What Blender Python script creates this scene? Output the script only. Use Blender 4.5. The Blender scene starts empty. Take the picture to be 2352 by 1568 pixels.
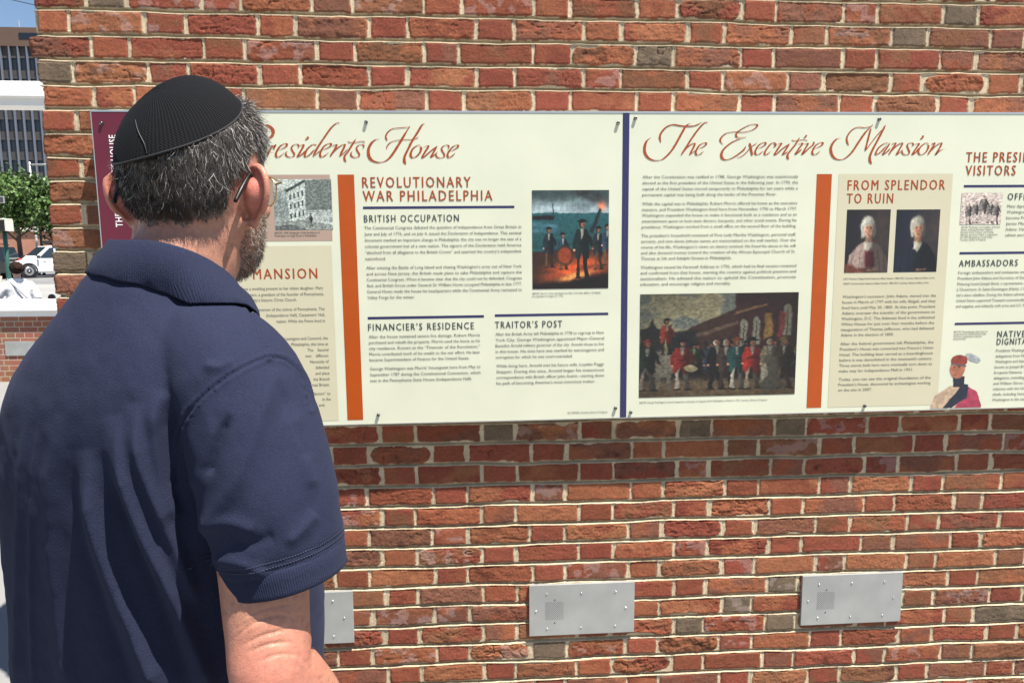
import bpy, bmesh, math, random
import numpy as np
from mathutils import Matrix, Vector

scene = bpy.context.scene
R = math.radians

# ---------------------------------------------------------------- camera
YAW, PITCH, ROLL = 0.0668, 0.1288, -0.0029
FOC = 1631.0                      # focal length in units of a 2352 x 1568 picture
CAM = np.array([0.0, -2.2, 1.6])
cy, sy, cp, sp = math.cos(YAW), math.sin(YAW), math.cos(PITCH), math.sin(PITCH)
FW = np.array([sy * cp, cy * cp, -sp])
r0 = np.array([cy, -sy, 0.0]); u0 = np.cross(r0, FW)
RT = math.cos(ROLL) * r0 + math.sin(ROLL) * u0
UP = -math.sin(ROLL) * r0 + math.cos(ROLL) * u0
cam_d = bpy.data.cameras.new("camera"); cam = bpy.data.objects.new("camera", cam_d)
scene.collection.objects.link(cam)
cam.matrix_world = Matrix(((RT[0], UP[0], -FW[0], CAM[0]), (RT[1], UP[1], -FW[1], CAM[1]),
                           (RT[2], UP[2], -FW[2], CAM[2]), (0, 0, 0, 1)))
cam_d.sensor_width = 36.0; cam_d.lens = 36.0 * FOC / 2352.0
cam_d.clip_start = 0.02; cam_d.clip_end = 3000
cam_d.dof.use_dof = True; cam_d.dof.focus_distance = 0.95; cam_d.dof.aperture_fstop = 40.0
scene.camera = cam

# ---------------------------------------------------------------- world, sun, exposure
SUN_DIR = Vector((0.294, -0.2365, 0.926)).normalized()
world = bpy.data.worlds.new("World"); scene.world = world; world.use_nodes = True
wn = world.node_tree.nodes; wl = world.node_tree.links
sky = wn.new("ShaderNodeTexSky"); sky.sky_type = 'NISHITA'; sky.sun_disc = False
sky.sun_elevation = math.asin(SUN_DIR.z); sky.sun_rotation = math.atan2(SUN_DIR.x, SUN_DIR.y)
sky.air_density = 1.0; sky.dust_density = 0.3; sky.ozone_density = 2.0
bg = wn.get("Background") or wn.new("ShaderNodeBackground"); bg.inputs[1].default_value = 0.058
wl.new(sky.outputs[0], bg.inputs[0]); wl.new(bg.outputs[0], wn["World Output"].inputs[0])
sun_d = bpy.data.lights.new("sun", 'SUN'); sun_d.energy = 5.0; sun_d.angle = R(0.53); sun_d.color = (1.0, 0.95, 0.87)
sun = bpy.data.objects.new("sun", sun_d); scene.collection.objects.link(sun)
sun.rotation_euler = (-SUN_DIR).to_track_quat('-Z', 'Y').to_euler(); sun.location = (3, -4, 9)
scene.view_settings.view_transform = 'Standard'; scene.view_settings.look = 'None'
scene.view_settings.gamma = 1.0; scene.view_settings.exposure = 1.28
scene.render.resolution_x = 1024; scene.render.resolution_y = 682
scene.cycles.max_bounces = 6; scene.cycles.diffuse_bounces = 3; scene.cycles.use_denoising = True

# ---------------------------------------------------------------- helpers
def ray(px, py):
    return FW + (px - 1176.0) / FOC * RT - (py - 784.0) / FOC * UP
def on_y(px, py, y):              # point where a sight line meets the vertical plane Y = y
    d = ray(px, py); return CAM + d * ((y - CAM[1]) / d[1])
def on_z(px, py, z):
    d = ray(px, py); return CAM + d * ((z - CAM[2]) / d[2])
def at(px, py, dep):              # point at a given depth in front of the camera
    return CAM + ray(px, py) * dep
def project(P):
    Q = np.asarray(P) - CAM
    d = Q @ FW
    return 1176.0 + FOC * (Q @ RT) / d, 784.0 - FOC * (Q @ UP) / d, d

def srgb(r, g, b):
    f = lambda c: (c / 255.0) / 12.92 if c <= 10 else ((c / 255.0 + 0.055) / 1.055) ** 2.4
    return (f(r), f(g), f(b))

def mesh_obj(name, V, F, m=None, parent=None, smooth=False, col=None):
    me = bpy.data.meshes.new(name)
    V = np.asarray(V, dtype=np.float32).reshape(-1, 3)
    if isinstance(F, np.ndarray):
        n, k = F.shape
        me.vertices.add(len(V)); me.vertices.foreach_set("co", V.ravel())
        me.loops.add(n * k); me.loops.foreach_set("vertex_index", F.astype(np.int32).ravel())
        me.polygons.add(n); me.polygons.foreach_set("loop_start", np.arange(0, n * k, k, dtype=np.int32))
        me.polygons.foreach_set("loop_total", np.full(n, k, dtype=np.int32))
        me.update(calc_edges=True); me.validate()
    else:
        me.from_pydata([tuple(v) for v in V.tolist()], [], F); me.update()
    if smooth:
        me.polygons.foreach_set("use_smooth", np.ones(len(me.polygons), dtype=bool))
    if col is not None:
        a = me.color_attributes.new("tint", 'FLOAT_COLOR', 'POINT')
        c = np.ones((len(V), 4), dtype=np.float32); c[:, :3] = col
        a.data.foreach_set("color", c.ravel())
    o = bpy.data.objects.new(name, me); scene.collection.objects.link(o)
    if m is not None: me.materials.append(m)
    if parent is not None: o.parent = parent
    return o

def empty(name, loc=(0, 0, 0), rot=(0, 0, 0)):
    o = bpy.data.objects.new(name, None); scene.collection.objects.link(o)
    o.location = loc; o.rotation_euler = rot; o.empty_display_size = 0.1
    return o
def tag(o, label=None, cat=None, group=None, kind=None):
    if label: o["label"] = label
    if cat: o["category"] = cat
    if group: o["group"] = group
    if kind: o["kind"] = kind
    return o

class MB:                          # collects shapes that become ONE mesh object
    def __init__(s): s.v = []; s.f = []; s.c = []
    def add(s, V, F, c=None):
        o = len(s.v); s.v += [tuple(map(float, p)) for p in V]; s.f += [[i + o for i in f] for f in F]
        s.c += [c if c is not None else (1, 1, 1)] * len(V); return s
    def box(s, a, b, bev=0.0, c=None):
        x0, y0, z0 = np.minimum(a, b); x1, y1, z1 = np.maximum(a, b)
        if bev <= 0:
            V = [(x0,y0,z0),(x1,y0,z0),(x1,y1,z0),(x0,y1,z0),(x0,y0,z1),(x1,y0,z1),(x1,y1,z1),(x0,y1,z1)]
            return s.add(V, [(3,2,1,0),(4,5,6,7),(0,1,5,4),(1,2,6,5),(2,3,7,6),(3,0,4,7)], c)
        bm = bmesh.new(); bmesh.ops.create_cube(bm, size=1.0)
        bmesh.ops.scale(bm, vec=(x1-x0, y1-y0, z1-z0), verts=bm.verts)
        bmesh.ops.translate(bm, vec=((x0+x1)/2, (y0+y1)/2, (z0+z1)/2), verts=bm.verts)
        bmesh.ops.bevel(bm, geom=bm.edges[:], offset=bev, segments=2, affect='EDGES', profile=0.6)
        bm.verts.index_update()
        V = [v.co[:] for v in bm.verts]; F = [[v.index for v in f.verts] for f in bm.faces]; bm.free()
        return s.add(V, F, c)
    def tube(s, pts, rad, n=10, cap=True, c=None):
        pts = np.asarray(pts, float); k = len(pts)
        rad = np.full(k, rad) if np.isscalar(rad) else np.asarray(rad, float)
        V = []; T = np.gradient(pts, axis=0); ref = np.array([0.0, 0.0, 1.0])
        if abs(T[0] @ ref) > 0.9 * np.linalg.norm(T[0]): ref = np.array([1.0, 0.0, 0.0])
        for i in range(k):
            t = T[i] / (np.linalg.norm(T[i]) + 1e-12); a = ref - t * (ref @ t); a /= np.linalg.norm(a) + 1e-12
            ref = a; b = np.cross(t, a)
            for j in range(n):
                w = 2 * math.pi * j / n; V.append(pts[i] + rad[i] * (math.cos(w) * a + math.sin(w) * b))
        F = [(i*n+j, i*n+(j+1) % n, (i+1)*n+(j+1) % n, (i+1)*n+j) for i in range(k-1) for j in range(n)]
        if cap: F += [tuple(range(n-1, -1, -1)), tuple((k-1)*n+j for j in range(n))]
        return s.add(V, F, c)
    def lathe(s, prof, org=(0,0,0), ax=(0,0,1), n=20, c=None):   # prof: (radius, height)
        ax = np.array(ax, float); ax /= np.linalg.norm(ax)
        a = np.cross(ax, [1, 0, 0]) if abs(ax[0]) < .8 else np.cross(ax, [0, 1, 0]); a /= np.linalg.norm(a); b = np.cross(ax, a)
        V = []
        for (r, h) in prof:
            for j in range(n):
                w = 2*math.pi*j/n; V.append(np.array(org) + ax*h + max(r, 1e-5)*(math.cos(w)*a + math.sin(w)*b))
        k = len(prof)
        F = [(i*n+j, i*n+(j+1) % n, (i+1)*n+(j+1) % n, (i+1)*n+j) for i in range(k-1) for j in range(n)]
        F += [tuple(range(n-1, -1, -1)), tuple((k-1)*n+j for j in range(n))]
        return s.add(V, F, c)
    def loft(s, rings, cap=True, c=None):
        n = len(rings[0]); V = [p for r in rings for p in r]; k = len(rings)
        F = [(i*n+j, i*n+(j+1) % n, (i+1)*n+(j+1) % n, (i+1)*n+j) for i in range(k-1) for j in range(n)]
        if cap: F += [tuple(range(n-1, -1, -1)), tuple((k-1)*n+j for j in range(n))]
        return s.add(V, F, c)
    def build(s, name, m, parent=None, smooth=False, cols=False):
        return mesh_obj(name, s.v, s.f, m, parent, smooth, np.array(s.c) if cols else None)

# lattice value noise (vectorised), range about -1..1
def vnoise(x, y, seed, z=None):
    rs = np.random.RandomState(seed); N = 256
    tab = rs.uniform(-1, 1, (N, N)).astype(np.float32)
    xi = np.floor(x).astype(np.int64); yi = np.floor(y).astype(np.int64)
    fx = (x - xi).astype(np.float32); fy = (y - yi).astype(np.float32)
    fx = fx*fx*(3-2*fx); fy = fy*fy*(3-2*fy)
    a = tab[yi % N, xi % N]; b = tab[yi % N, (xi+1) % N]; c = tab[(yi+1) % N, xi % N]; d = tab[(yi+1) % N, (xi+1) % N]
    return (a*(1-fx)+b*fx)*(1-fy) + (c*(1-fx)+d*fx)*fy
def fbm(x, y, seed, oct=3, gain=.5):
    t = 0; a = 1.0; w = 0
    for i in range(oct):
        t = t + a*vnoise(x*2**i + 17.3*i, y*2**i + 9.1*i, seed+i); w += a; a *= gain
    return t / w
def sstep(e0, e1, x):
    t = np.clip((x-e0)/(e1-e0), 0, 1); return t*t*(3-2*t)

# ---------------------------------------------------------------- materials
def mat(name, color=(.5,.5,.5), rough=.7, metal=0.0, spec=.5, noise=0.0, nscale=20.0, bump=0.0, bscale=200.0, coat=0.0,
        tint=False, sheen=0.0, sss=0.0, sssr=(1, .3, .15), detail=4.0, sscale=0.01):
    m = bpy.data.materials.new(name); m.use_nodes = True; nt = m.node_tree; N = nt.nodes; L = nt.links
    b = N["Principled BSDF"]; b.inputs["Roughness"].default_value = rough; b.inputs["Metallic"].default_value = metal
    b.inputs["Specular IOR Level"].default_value = spec; b.inputs["Coat Weight"].default_value = coat
    b.inputs["Base Color"].default_value = (*color, 1)
    if sheen: b.inputs["Sheen Weight"].default_value = sheen; b.inputs["Sheen Roughness"].default_value = .5
    if sss:
        b.inputs["Subsurface Weight"].default_value = sss; b.inputs["Subsurface Radius"].default_value = sssr
        b.inputs["Subsurface Scale"].default_value = sscale
    tc = N.new("ShaderNodeTexCoord"); src = None
    if tint:
        a = N.new("ShaderNodeAttribute"); a.attribute_name = "tint"; src = a.outputs["Color"]
    if noise > 0:
        t = N.new("ShaderNodeTexNoise"); t.inputs["Scale"].default_value = nscale; t.inputs["Detail"].default_value = detail
        L.new(tc.outputs["Object"], t.inputs["Vector"])
        r = N.new("ShaderNodeMapRange"); r.inputs["From Min"].default_value = .25; r.inputs["From Max"].default_value = .75
        r.inputs["To Min"].default_value = 1-noise; r.inputs["To Max"].default_value = 1+noise; L.new(t.outputs["Fac"], r.inputs["Value"])
        v = N.new("ShaderNodeVectorMath"); v.operation = 'SCALE'; L.new(r.outputs[0], v.inputs["Scale"])
        if src: L.new(src, v.inputs[0])
        else: v.inputs[0].default_value = color
        src = v.outputs[0]
    if src: L.new(src, b.inputs["Base Color"])
    if bump > 0:
        t = N.new("ShaderNodeTexNoise"); t.inputs["Scale"].default_value = bscale; t.inputs["Detail"].default_value = 3
        L.new(tc.outputs["Object"], t.inputs["Vector"]); bp = N.new("ShaderNodeBump"); bp.inputs["Strength"].default_value = 1.0
        bp.inputs["Distance"].default_value = bump; L.new(t.outputs["Fac"], bp.inputs["Height"]); L.new(bp.outputs[0], b.inputs["Normal"])
    return m
# ---------------------------------------------------------------- ground
ground = mesh_obj("pavement", [(-60,-30,0),(60,-30,0),(60,16,0),(-60,16,0)], [(0,1,2,3)],
    mat("pale_concrete_paving", (.185,.181,.174), .85, noise=.12, nscale=1.3, bump=.002, bscale=60)); tag(ground, kind="structure")

# ---------------------------------------------------------------- big brick wall: every brick is real relief in one mesh
PITCH_Z, MOD, JB = 0.0678, 0.3179, 0.0098
WX0, WX1 = -1.2157, 2.30
K0 = 1.6 + 2.2*0.306
def brick_wall():
    rs = np.random.RandomState(5)
    kt = int(math.floor((2.60-K0)/PITCH_Z)); kb = int(math.ceil((0.0-K0)/PITCH_Z))
    vs = np.concatenate([np.linspace(0, JB, 10, endpoint=False), np.linspace(JB, PITCH_Z, 21, endpoint=False)])
    dx = 0.0022
    s = np.concatenate([np.linspace(-.40, -.05, 30, endpoint=False), np.linspace(-.05, 0, 16, endpoint=False), np.arange(0, WX1-WX0, dx)])
    rows_k = np.repeat(np.arange(kb, kt+1), len(vs)); rows_v = np.tile(vs, kt-kb+1)
    S, K = np.meshgrid(s, rows_k); _, Vv = np.meshgrid(s, rows_v)
    X = S + WX0
    def wob(k): return 0.0030*vnoise(X/0.16 + 31.7*k, k*3.7 + 0*X, 3) + 0.0012*vnoise(X/0.035 + 13.1*k, k*5.1 + 0*X, 4)
    t = Vv/PITCH_Z
    w0 = wob(K); w1 = wob(K+1)
    Z = K0 + K*PITCH_Z + Vv + w0*(1-t) + w1*t
    # head joints per course (Flemish bond)
    D = np.full(X.shape, 1.0, np.float32); BID = np.zeros(X.shape, np.int32); HDR = np.zeros(X.shape, bool); JX = np.zeros(X.shape, np.float32)
    xn = X + 0.0018*fbm(X/.02, Z/.02, 11, 2)
    info = {}
    bid = 0
    for k in range(kb, kt+1):
        rsel = slice((k-kb)*len(vs), (k-kb+1)*len(vs))
        ph = (-0.0975*2.2 if k % 2 == 1 else -0.0235*2.2)
        J = []; kinds = []
        c = ph - MOD*math.ceil((ph-(WX0-.45))/MOD) - MOD
        while c < WX1 + .4:
            J += [c-.055 + rs.normal(0, .0032), c+.055 + rs.normal(0, .0032)]; kinds += [1, 0]; c += MOD
        J = np.array(J); W = np.clip(rs.normal(.0096, .0018, len(J)), .0065, .015)
        x = xn[rsel]; idx = np.clip(np.searchsorted(J, x.ravel())-1, 0, len(J)-2).reshape(x.shape)
        dl = x - J[idx] - W[idx]/2; dr = J[idx+1] - W[idx+1]/2 - x
        D[rsel] = np.minimum(dl, dr); BID[rsel] = bid + idx; HDR[rsel] = np.array(kinds)[idx] == 1
        JX[rsel] = np.where(dl < dr, (x - J[idx])/(W[idx]/2), (x - J[idx+1])/(W[idx+1]/2))
        for i in range(len(J)-1): info[bid+i] = (k, (J[i]+J[i+1])/2, kinds[i])
        bid += len(J)
    nb = bid
    rough = np.where(HDR, 0.35, 1.0)
    per = lambda lo, hi: rs.uniform(lo, hi, nb)[BID].astype(np.float32)
    rgh = (rough*(.25+.80*per(0, 1)+1.1*per(0, 1)**6)).astype(np.float32)
    dz0 = Vv - JB; dz1 = PITCH_Z - Vv + 0.0003
    edge_n = 0.0022*fbm(X/.011, Z/.011, 21, 3) + .0030*rgh*fbm(X/.03, Z/.025, 23, 2)
    d_e = np.minimum(np.minimum(D, dz0), dz1)
    low = fbm(X/.05, Z/.04, 29, 2)
    chip = np.clip(low - .18, 0, 1)*.03*rgh*per(0, 1.3)
    ex = np.minimum(D, .05); ez = np.minimum(dz0, dz1)
    corner = np.clip(.020*per(0, 1)*rgh - (np.maximum(ex, 0) + np.maximum(ez, 0)), 0, 1)*.9
    d = d_e + edge_n - chip*(np.exp(-np.maximum(d_e, 0)/.012)) - corner
    brick = sstep(-.0006, .0008, d)
    # height of brick faces
    off = rs.normal(0, .0009, nb)[BID]; tx = rs.normal(0, .006, nb)[BID]; tz = rs.normal(0, .014, nb)[BID]
    cx = np.array([info.get(i, (0, 0, 0))[1] for i in range(nb)])[BID]
    hb = off + tx*(X-cx) + tz*(Vv-.039)
    lump = fbm(X/.030 + BID*3.3, Z/.019 + BID*1.7, 41, 5, .66)
    fine = fbm(X/.0060, Z/.0052, 47, 2, .8)
    ridge = 1-np.abs(vnoise(X/.045 + BID*7.1, Z/.011 + BID*2.3, 53))*2
    hb = hb + rgh*(.0025*lump + .0006*ridge) + .0010*fine*(.5+.7*rgh)
    top = sstep(.010, 0, PITCH_Z - Vv)*np.clip(vnoise(X/.03 + BID, 0*X + BID*1.3, 61), 0, 1)
    hb = hb - .006*rgh*top - .0026*(1-sstep(0, .006, d))
    crack = np.clip(1-np.abs(vnoise(X/.05 + BID*5.1, Z/.018 + BID*9.7, 67))/.06, 0, 1)*(vnoise(X/.08 + BID, Z/.05, 68) > .35)
    hb = hb - .0035*crack*rgh
    # mortar profile: a ledge that catches the sun on top of the brick below, then a flat bed; head joints with a scored line
    lv = np.clip(Vv/.0042, 0, 1)
    bed = .0004 - .0125*lv**1.5
    head = -.0019 - .0018*np.exp(-(JX/.22)**2) - .0008*(JX > .2)
    hm = np.where(Vv < JB, bed, head) + .00035*fbm(X/.006, Z/.006, 71, 2) + .0006*fbm(X/.05, Z/.03, 73, 2)
    H = hm*(1-brick) + hb*brick
    H = np.where((brick < .5) & (Vv > JB) & (D > 0), np.minimum(hm, -.0012 + .0008*low), H)
    # colours
    pal = np.array([(.310,.104,.054), (.272,.080,.045), (.232,.095,.052), (.262,.068,.044), (.212,.085,.058), (.325,.122,.064)], np.float32)
    ia = rs.randint(0, 6, nb); ib = rs.randint(0, 6, nb)
    hd = np.array([info.get(i, (0, 0, 0))[2] for i in range(nb)])
    ia[hd == 1] = rs.choice([1, 3, 3, 1, 4], (hd == 1).sum()); ib[hd == 1] = rs.choice([1, 3, 3, 2, 0], (hd == 1).sum())
    pal = pal*np.array((.92, .92, .84)); A = pal[ia]*rs.uniform(.82, 1.12, (nb, 1)); B = pal[ib]*rs.uniform(.8, 1.1, (nb, 1))
    dark = [(189,283),(404,20),(2570,219),(3551,142),(3744,60),(1979,1700),(2729,1683),(3105,1676),(2705,2464),(2889,2384),(3073,2304),
            (3073,2447),(2163,2565),(3920,2401),(215,1060)]
    cents = np.array([(info[i][1] if i in info else 99, K0 + (info[i][0] if i in info else -999)*PITCH_Z + .039) for i in range(nb)])
    hue = rs.uniform(-1, 1, (nb, 1))*np.array([[.02, .07, .05]]); A = A*(1+hue)*.95; B = B*(1+hue)*.95
    for (sx, sz) in dark:
        p = on_y(sx/1.71429, sz/1.71429, 0); j = np.argmin((cents[:, 0]-p[0])**2 + 4*(cents[:, 1]-p[2])**2)
        A[j] = (.155,.110,.072); B[j] = (.125,.090,.060)
        mixn = sstep(-.25, .35, fbm(X/.06 + BID*2.9, Z/.05, 81, 3))[..., None]
    CB = A[BID]*(1-mixn) + B[BID]*mixn
    CB = CB*(1 + .16*fbm(X/.006, Z/.005, 83, 2)[..., None] + .16*lump[..., None])
    eff = np.clip(fbm(X/.03, Z/.025, 87, 3)-.12, 0, 1)*3.0*(rs.uniform(0, 1, nb)[BID] > .86)
    eff = np.clip(eff, 0, .22)[..., None]; CB = CB*(1-eff) + np.array((.46,.36,.34))*eff
    soot = np.clip(fbm(X/.035 + 5, Z/.02, 91, 3)-.25, 0, 1)[..., None]*1.3*(rs.uniform(0, 1, nb)[BID] > .55)[..., None]*rgh[..., None]
    CB = CB*(1-np.clip(soot, 0, .6))
    CM = np.array((.50,.405,.27))*(1 + .20*fbm(X/.02, Z/.02, 95, 3)[..., None] + .22*fbm(X/.16, Z/.10, 97, 2)[..., None])
    bmask = sstep(.25, .75, brick + .15*fine)[..., None]
    smear = np.clip(1-np.abs(d)/.0035, 0, 1)*np.clip(fbm(X/.02, Z/.015, 99, 2)+.25, 0, 1)
    C = CM*(1-bmask) + CB*bmask
    C = C*(1-.7*smear[..., None]) + CM*.9*.7*smear[..., None]
    # wrap round the corner
    rowj = (np.random.RandomState(9).normal(0, .006, kt-kb+3))
    jag = rowj[(K-kb).astype(int)]*brick + .004*lump*brick - .004*(1-brick)
    Sx = np.maximum(S, 0); side = np.maximum(-S, 0)
    fall = np.exp(-np.maximum(S, 0)/.03)
    PX = WX0 + Sx - jag*fall
    PX = np.where(S <= 0.0, WX0 - jag - .004*sstep(0, .02, side)*0 - H*(S < 0), PX)
    PY = np.where(S < 0, side, 0) - H*(S >= 0)
    PX = PX + .004*np.exp(-S**2/.00003); PY = PY + .004*np.exp(-S**2/.00003)
    V = np.stack([PX, PY, Z], -1).reshape(-1, 3)
    nr, nc = X.shape; I = np.arange(nr*nc).reshape(nr, nc)
    F = np.stack([I[:-1, :-1], I[:-1, 1:], I[1:, 1:], I[1:, :-1]], -1).reshape(-1, 4)
    m = mat("old_brick_and_lime_mortar", (.3,.1,.06), .92, spec=.25, tint=True, noise=.22, nscale=240, bump=.0026, bscale=560)
    root = empty("brick_wall", ((WX0+WX1)/2, .2, 0))
    o = mesh_obj("brickwork", V - np.array(((WX0+WX1)/2, .2, 0)), F, m, root, True, C.reshape(-1, 3))
    z1 = float(Z.max())
    c = MB(); c.box((WX0-.05, -.03, z1), (WX1+.03, .45, z1+.09), .012); 
    oc = c.build("coping", mat("limestone_coping", (.55,.52,.46), .8, noise=.1, bump=.001, bscale=90), root); oc.location = (-(WX0+WX1)/2, -.2, 0)
    b = MB(); b.box((WX0+.03, .02, 0.0), (WX1-.01, .395, z1-.01)); ob = b.build("wall_core", m, root); ob.location = oc.location
    ob.data.color_attributes.new("tint", 'FLOAT_COLOR', 'POINT').data.foreach_set("color", np.tile((.3,.1,.06,1), 8).astype(np.float32))
    return root
wall = brick_wall()
tag(wall, "big red brick wall with pale mortar joints behind the information panels", "brick wall")
# ---------------------------------------------------------------- information panels
PS = 0.060                        # how far the panel faces stand off the wall
RHO = 0.0071
def pl(px, py):                   # panel coordinates (metres, in the plane of the panels) of a point on their face
    p = on_y(px/1.714286, py/1.714286, -PS); x, z = p[0], p[2]-1.6
    return np.array([x*math.cos(RHO)+z*math.sin(RHO), -x*math.sin(RHO)+z*math.cos(RHO)])
qA = lambda x, y: pl(1000+x/1.568, 420+y/1.568)
qB = lambda x, y: pl(1000+x/1.568, 1000+y/1.568)
qC = lambda x, y: pl(2450+x/1.4867, 420+y/1.4867)
qD = lambda x, y: pl(2450+x/1.4867, 1000+y/1.4867)

ink_rust = mat("rust_orange_ink", srgb(150,62,12), .45, noise=.12, nscale=60)
ink_orange = mat("orange_ink", srgb(166,70,2), .4, noise=.06, nscale=20)
ink_navy = mat("navy_ink", srgb(40,40,84), .4)
ink_grey = mat("grey_ink", srgb(58,66,66), .5)
ink_body = mat("soft_grey_ink", srgb(84,90,84), .5)
ink_white = mat("white_ink", (.8,.79,.76), .5)
ink_maroon = mat("maroon_ink", srgb(94,24,44), .4, noise=.05, nscale=8)
ink_tan = mat("tan_ink", srgb(193,186,158), .45, noise=.03, nscale=6)
ink_pink = mat("dusty_pink_ink", srgb(164,140,124), .45, noise=.04, nscale=9)
cream = mat("cream_panel_face", srgb(205,206,183), .34, spec=.4, noise=.06, nscale=4.5, bump=.00010, bscale=26, coat=.25, detail=8)
trim_m = mat("brushed_aluminium_edge", (.62,.63,.64), .35, .9)
bolt_m = mat("darkened_steel_bolt", (.13,.135,.14), .3, .9)
paint_m = mat("printed_picture", (1,1,1), .45, tint=True)
PIC = .72

txt_cu = bpy.data.curves.new("lettering", 'FONT'); txt_cu.resolution_u = 2
txt_ob = bpy.data.objects.new("lettering", txt_cu); scene.collection.objects.link(txt_ob)
def glyphs(s, bold=0.0, track=1.0, word=1.0):
    txt_cu.body = s; txt_cu.offset = bold; txt_cu.space_character = track; txt_cu.space_word = word
    dg = bpy.context.evaluated_depsgraph_get(); dg.update()
    e = txt_ob.evaluated_get(dg); me = e.to_mesh()
    V = np.array([v.co[:2] for v in me.vertices], float).reshape(-1, 2); F = [list(p.vertices) for p in me.polygons]; e.to_mesh_clear()
    return V, F
CAPH = None
def cap_h():
    global CAPH
    if CAPH is None: CAPH = glyphs("H")[0][:, 1].max()
    return CAPH

class Sign:
    def __init__(s, name, a0, b0, a1, b1, joint):
        s.org = (a0, b0); s.a1, s.b1 = a1, b1
        x = a0*math.cos(RHO)-b0*math.sin(RHO); z = a0*math.sin(RHO)+b0*math.cos(RHO)+1.6
        s.root = empty(name, (x, -PS, z), (0, -RHO, 0))
        w, h = a1-a0, b1-b0
        m = MB(); m.box((.0002 if joint == 'L' else .0015, 0.0, .0015), (w-(.0002 if joint == 'R' else .0015), PS-.004, h-.0015)); s.board = m.build("board", cream, s.root)
        t = MB(); e = .0035
        xa, xb = (-.001 if joint == 'R' else .0001), (w+.001 if joint == 'L' else w-.0001); t.box((xa, -.0012, h-e), (xb, PS-.003, h+.001)); t.box((xa, -.0012, -.001), (xb, PS-.003, .001))
        if joint == 'R': t.box((-.001, -.0012, .0011), (.0012, PS-.003, h-e-.0001))
        else: t.box((w-.0012, -.0012, .0011), (w+.001, PS-.003, h-e-.0001))
        t.build("edge_trim", trim_m, s.root)
    def L(s, p): return np.asarray(p) - np.array(s.org)
    def quad(s, name, m, p0, p1, lay=1, parent=None):      # axis-aligned printed rectangle
        (x0, y0), (x1, y1) = s.L(p0), s.L(p1); y = -.0004*lay
        return mesh_obj(name, [(min(x0,x1), y, min(y0,y1)), (max(x0,x1), y, min(y0,y1)), (max(x0,x1), y, max(y0,y1)), (min(x0,x1), y, max(y0,y1))], [(0,1,2,3)], m, s.root)
    def text(s, name, m, lines, lay=2, rot=False):
        """lines: (string, x0, x1 or None, y_base, cap_height, bold, track, align)"""
        b = MB()
        for (st, x0, x1, yb, ch, bold, track, al) in lines:
            V, F = glyphs(st, 0.0, track); sh = bold*ch
            if len(V) == 0: continue
            k = ch/cap_h(); lo, hi = V[:, 0].min(), V[:, 0].max()
            kx = k*.86 if x1 is None else (x1-x0)/(hi-lo)
            if al == 'R': X = x1 + (V[:, 0]-hi)*k*.86
            else: X = x0 + (V[:, 0]-lo)*kx
            Y = yb + V[:, 1]*k
            for q in ([0] if sh == 0 else [-sh, 0, sh]):
                b.add(np.stack([X+q, np.full(len(X), -.0004*lay-.00006*(1+q/(sh+1e-9))), Y], 1), F)
        o = b.build(name, m, s.root)
        return o
    def para(s, st, p_first, p_last, x_right, ch, justify=True, name="body_text", last_w=None, m=None, bold=0.0):
        L1, L2 = s.L(p_first), s.L(p_last); xr = s.L(x_right)[0]; n = len(st); rows = []
        h0 = cap_h()
        wd = [glyphs(t, bold)[0] for t in st]; wd = [v[:, 0].max()-v[:, 0].min() for v in wd]
        full = np.median([w for w in wd[:-1]]) if n > 1 else wd[0]
        for i, t in enumerate(st):
            f = i/max(n-1, 1); x0 = L1[0]; y = L1[1]*(1-f)+L2[1]*f
            if i < n-1 or not justify: x1 = xr if justify else x0 + (xr-x0)*wd[i]/max(wd)
            else: x1 = x0 + (xr-x0)*wd[i]/full
            rows.append((t, x0, min(x1, xr), y, ch, bold, 1.0, 'L'))
        return s.text(name, m or ink_body, rows)
    def bolt(s, p):
        x, y = s.L(p); m = MB()
        m.lathe([(.0050, 0), (.0050, .0048), (.0043, .0060), (.0026, .0064), (.0022, .0054), (.0, .0052)], (x, -.0002, y), (0, -1, 0), 18)
        return m.build("bolt", bolt_m, s.root, True)
    def picture(s, name, pTL, pBR, painter, res=(150, 110), lay=2, mask=None):
        x0, y1 = s.L(pTL); x1, y0 = s.L(pBR); nx, ny = res
        u, v = np.meshgrid((np.arange(nx)+.5)/nx, (np.arange(ny)+.5)/ny)    # v down
        uu = u+.010*fbm(u*9, v*9, 501, 3)+.004*vnoise(u*40, v*40, 502); vv = v+.010*fbm(u*9+7, v*9, 505, 3)+.004*vnoise(u*40, v*40+5, 506)
        img = painter(uu, vv); keep = None
        if isinstance(img, tuple): img, keep = img
        gx, gz = np.linspace(x0, x1, nx), np.linspace(y1, y0, ny)
        X, Z = np.meshgrid(gx, gz); V = np.stack([X, np.full(X.shape, -.0004*lay), Z], -1).reshape(-1, 3)
        I = np.arange(nx*ny).reshape(ny, nx); F = np.stack([I[1:, :-1], I[1:, 1:], I[:-1, 1:], I[:-1, :-1]], -1).reshape(-1, 4)
        if keep is not None: F = F[keep.ravel()[F].min(1) > .5]
        lin = PIC*np.where(img <= .04045, img/12.92, ((np.clip(img, 0, 1)+.055)/1.055)**2.4)
        return mesh_obj(name, V, F, paint_m, s.root, False, lin.reshape(-1, 3))

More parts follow.
